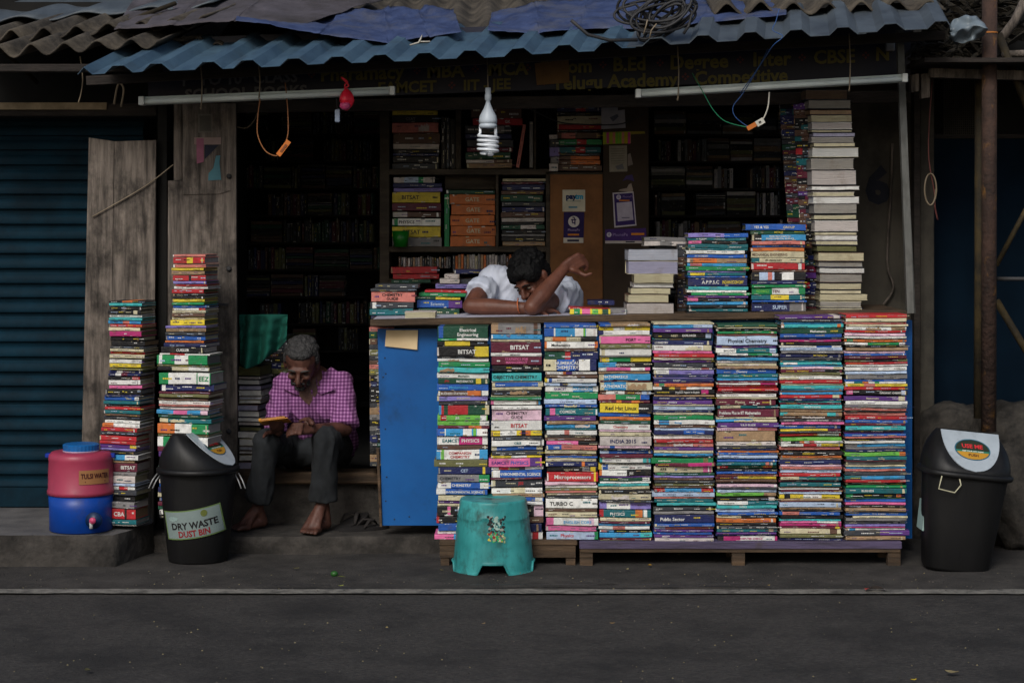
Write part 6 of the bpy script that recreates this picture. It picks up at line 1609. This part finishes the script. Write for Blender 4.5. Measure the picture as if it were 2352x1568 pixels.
# feet
def foot(b, an, heel, ball, toe_dir, w=.036):
    b.chain([(an, .028), (heel, .026)]); b.chain([(an, .028), (an.lerp(ball, .55), .026), (ball, .022)]); b.chain([(heel, .024), (ball, .020)])
    td = toe_dir.normalized(); sd = td.cross(Vector((0, 0, 1))).normalized()
    for f in (-.8, -.3, .3, .8): b.chain([(an.lerp(ball, .4) + sd * f * w * .5, .016), (ball + sd * f * w, .0165)])
    for i, (f, L, r_) in enumerate(((-1.05, .036, .0125), (-.5, .036, .0095), (0, .032, .009), (.45, .027, .0085), (.9, .021, .0085))):
        p = ball + sd * f * w + td * .012; b.chain([(p - td * .02, r_ * 1.1), (p + td * L * .5 + Vector((0, 0, .003)), r_), (p + td * L + Vector((0, 0, -.004)), r_ * .85)], 10)
zf = .088 + .02
ballB = Vector((P(712, 0, .33).x, .345, zf - .002))
foot(b, anB, Vector((anB.x + .012, anB.y + .03, zf + .012)), ballB, Vector((-.22, -1, 0)), .038)
ballA = Vector((P(560, 0, .48).x, .44, zf))
foot(b, anA, Vector((anA.x + .02, anA.y + .02, zf + .012)), ballA, Vector((-.75, -.65, 0)))
old = organic(b, 'person', M['skin2'], None, .0052, 4, lambda p, n: .0008 * nz(p.x * 60, p.y * 60, p.z * 60), origin=sd_o)
tag(old, 'person in purple checked shirt sitting barefoot on the sill reading', 'person')
face_bits(old, Hd, Mo, 1.02, None, (70, 68, 66), closed=True)
To = lambda p: Hd + Mo @ (Vector(p) * 1.02); M3 = Mo.to_3x3().to_4x4()
h = MB(); h.ell(To((0, .026, .058)), (.079, .090, .064), M3); h.ell(To((0, .058, .01)), (.076, .052, .080), M3); h.ell(To((0, -.028, .080)), (.060, .05, .028), M3)
for sx in (-1, 1): h.ell(To((sx * .072, .012, .028)), (.012, .030, .030), M3)
for _ in range(70):
    a_ = r_.uniform(0, 2 * math.pi); e_ = r_.uniform(0, 1.45); d = Vector((math.cos(a_) * math.cos(e_), math.sin(a_) * math.cos(e_), math.sin(e_)))
    if d.y < -.5 and d.z < .6: continue
    h.ell(To((d.x * .074, d.y * .084 + .026, d.z * .060 + .058)), r_.uniform(.007, .010), n=8, m=6)
organic(h, 'hair', M['greyhair'], old, .0045, 2, lambda p, n: .003 * nz(p.x * 110, p.y * 110, p.z * 110))
h = MB(); h.ell(To((0, -.064, -.088)), (.026, .016, .014), M3); h.ell(To((-.034, -.040, -.070)), (.012, .024, .020), M3); h.ell(To((.034, -.040, -.070)), (.012, .024, .020), M3); h.cap(To((-.024, -.090, -.046)), To((.024, -.090, -.046)), .006, .006)
organic(h, 'beard', M['greyhair'], old, .004, 2, lambda p, n: .002 * nz(p.x * 140, p.y * 140, p.z * 140))
# checked shirt material
ms = bpy.data.materials.new('purple_check_cloth'); ms.use_nodes = True
N = ms.node_tree.nodes; Lk = ms.node_tree.links.new; bs = N["Principled BSDF"]; bs.inputs["Roughness"].default_value = .9
tc = N.new("ShaderNodeTexCoord"); sx_ = N.new("ShaderNodeSeparateXYZ"); Lk(tc.outputs["Object"], sx_.inputs[0])
def stripes(sock, sc_, w):
    a = N.new("ShaderNodeMath"); a.operation = 'MULTIPLY'; a.inputs[1].default_value = sc_; Lk(sock, a.inputs[0])
    f = N.new("ShaderNodeMath"); f.operation = 'FRACT'; Lk(a.outputs[0], f.inputs[0])
    c = N.new("ShaderNodeMath"); c.operation = 'LESS_THAN'; c.inputs[1].default_value = w; Lk(f.outputs[0], c.inputs[0]); return c.outputs[0]
s1 = stripes(sx_.outputs[0], 62, .42); s2 = stripes(sx_.outputs[2], 62, .42)
ad = N.new("ShaderNodeMath"); ad.operation = 'ADD'; Lk(s1, ad.inputs[0]); Lk(s2, ad.inputs[1])
dv = N.new("ShaderNodeMath"); dv.operation = 'MULTIPLY'; dv.inputs[1].default_value = .5; Lk(ad.outputs[0], dv.inputs[0])
rp = N.new("ShaderNodeValToRGB"); rp.color_ramp.elements[0].color = (*lin((84, 38, 84)), 1); rp.color_ramp.elements[1].color = (*lin((164, 116, 162)), 1)
e_ = rp.color_ramp.elements.new(.5); e_.color = (*lin((120, 68, 120)), 1); Lk(dv.outputs[0], rp.inputs[0]); Lk(rp.outputs[0], bs.inputs["Base Color"])
s = MB()
s.chain([(shA, .066), (shA.lerp(elA, .5), .060), (shA.lerp(elA, .85), .058)]); s.chain([(shB, .060), (shB.lerp(elB, .5), .058)]); s.tube([shB, shB.lerp(elB, .5), shB.lerp(elB, .95)], [.056, .058, .066], 16)
s.cap(shA + Vector((.03, .02, 0)), shB + Vector((-.03, .02, 0)), .085, .085)
s.chain([(md + Vector((0, .01, -.05)), .120), (md.lerp(hip, .5) + Vector((0, .045, 0)), .145), (hip + Vector((0, .0, .085)), .150)])
s.ell(md + Vector((-.05, -.01, -.09)), (.09, .10, .10)); s.ell(md + Vector((.06, -.01, -.09)), (.09, .10, .10))
s.ell(hip + Vector((-.04, -.12, .085)), (.09, .09, .06)); s.ell(hip + Vector((.14, .06, .02)), (.06, .09, .09))
def fold2(p, n): return .006 * nz(p.x * 16 + p.z * 7, p.y * 9, p.z * 9) + .007 * (1 - 3 * abs(nz(p.x * 20 + p.z * 12, p.y * 10, p.z * 10 + 2))) + .0025 * math.sin(p.x * 60 - p.z * 66 + 4 * nz(p.x * 6, p.y * 6, p.z * 6)) * (.3 + .7 * nz(p.x * 9, p.y * 9, p.z * 9))
sh_o = organic(s, 'shirt', ms, old, .0075, 5, fold2)
# open neck: a V of skin and two collar leaves
g = MB()
def front_y(x, z): 
    return min((v.co.y + ORG[old.name].y) for v in sh_o.data.vertices if abs(v.co.x + ORG[old.name].x - x) < .014 and abs(v.co.z + ORG[old.name].z - z) < .014) if any(abs(v.co.x + ORG[old.name].x - x) < .014 and abs(v.co.z + ORG[old.name].z - z) < .014 for v in sh_o.data.vertices) else .4
vpts = [(676, 896), (690, 886), (716, 880), (730, 880), (729, 902), (710, 930), (700, 922)]
out = []
for (px, py) in vpts:
    p = P(px, py, .45); y = front_y(p.x, p.z); p = P(px, py, y); out.append(Vector((p.x, y - .004, p.z)))
cen = sum(out, Vector()) / len(out); cen.y = front_y(cen.x, cen.z) - .005
g.add(out + [cen], [[i, (i + 1) % len(out), len(out)] for i in range(len(out))], None, True); g.build('neck_skin', M['skin2'], old)
for quad in ([(664, 868), (678, 876), (688, 906), (676, 904), (650, 892), (656, 878)], [(732, 846), (746, 850), (769, 894), (738, 905), (730, 900), (726, 874)]):
    g = MB(); vs = []
    for (px, py) in quad:
        p = P(px, py, .45); y = front_y(p.x, p.z) - .012; p = P(px, py, y); vs.append(Vector((p.x, y, p.z)))
    g.add(vs, [list(range(len(vs)))[::-1]]); o = g.build('collar', ms, old); mod(o, 'SOLIDIFY', thickness=.003)
# trousers
s = MB()
s.chain([(hip + Vector((-.07, .02, -.02)), .115), (hip + Vector((.07, .02, -.02)), .115)]); s.ell(hip + Vector((0, -.14, -.01)), (.13, .12, .075))
for (hp, kn_, an, q) in ((hipA, knA, anA, .80), (hipB, knB, anB, .90)):
    s.chain([(hp, .095), (hp.lerp(kn_, .5), .080), (kn_ + Vector((0, .01, 0)), .064)]); e2 = kn_.lerp(an, q)
    s.chain([(kn_, .060), (kn_.lerp(an, .5), .056)]); s.tube([kn_.lerp(an, .2), kn_.lerp(an, .6), e2, kn_.lerp(an, q + .07)], [.054, .058, .063, .065], 18)
def fold3(p, n): return .005 * nz(p.x * 14, p.y * 14, p.z * 6) + .006 * (1 - 3 * abs(nz(p.x * 24, p.y * 18, p.z * 7 + 3))) + .002 * nz(p.x * 50, p.y * 40, p.z * 22)
organic(s, 'trousers', M['trouser'], old, .0075, 4, fold3)
# the book he reads
rdb = thing('book', 'small open yellow edged book held by the seated man', 'book', P(632, 972, .26))
g = MB(Matrix.Translation(P(634, 968, .25)) @ Matrix.Rotation(R(-7), 4, 'Y') @ Matrix.Rotation(R(-14), 4, 'X'))
g.grid(lambda u, v: ((u - .5) * .115, (v - .5) * .13, .004 + .010 * abs(math.sin(u * 2 * math.pi)) ** .6), 20, 2, lin((196, 180, 140))); g.build('pages', M['pages'], rdb)
g = MB(Matrix.Translation(P(634, 968, .25)) @ Matrix.Rotation(R(-7), 4, 'Y') @ Matrix.Rotation(R(-14), 4, 'X'))
g.box(-.062, .062, -.069, .069, -.001, .002, lin((200, 130, 30))); g.tube([(-.062, -.069, .006), (-.062, .069, .006)], .008, 10, lin((206, 138, 36))); g.box(-.060, .05, -.071, -.066, .002, .010, lin((170, 110, 32)))
g.build('book_cover', M['cover'], rdb)
finish_books()
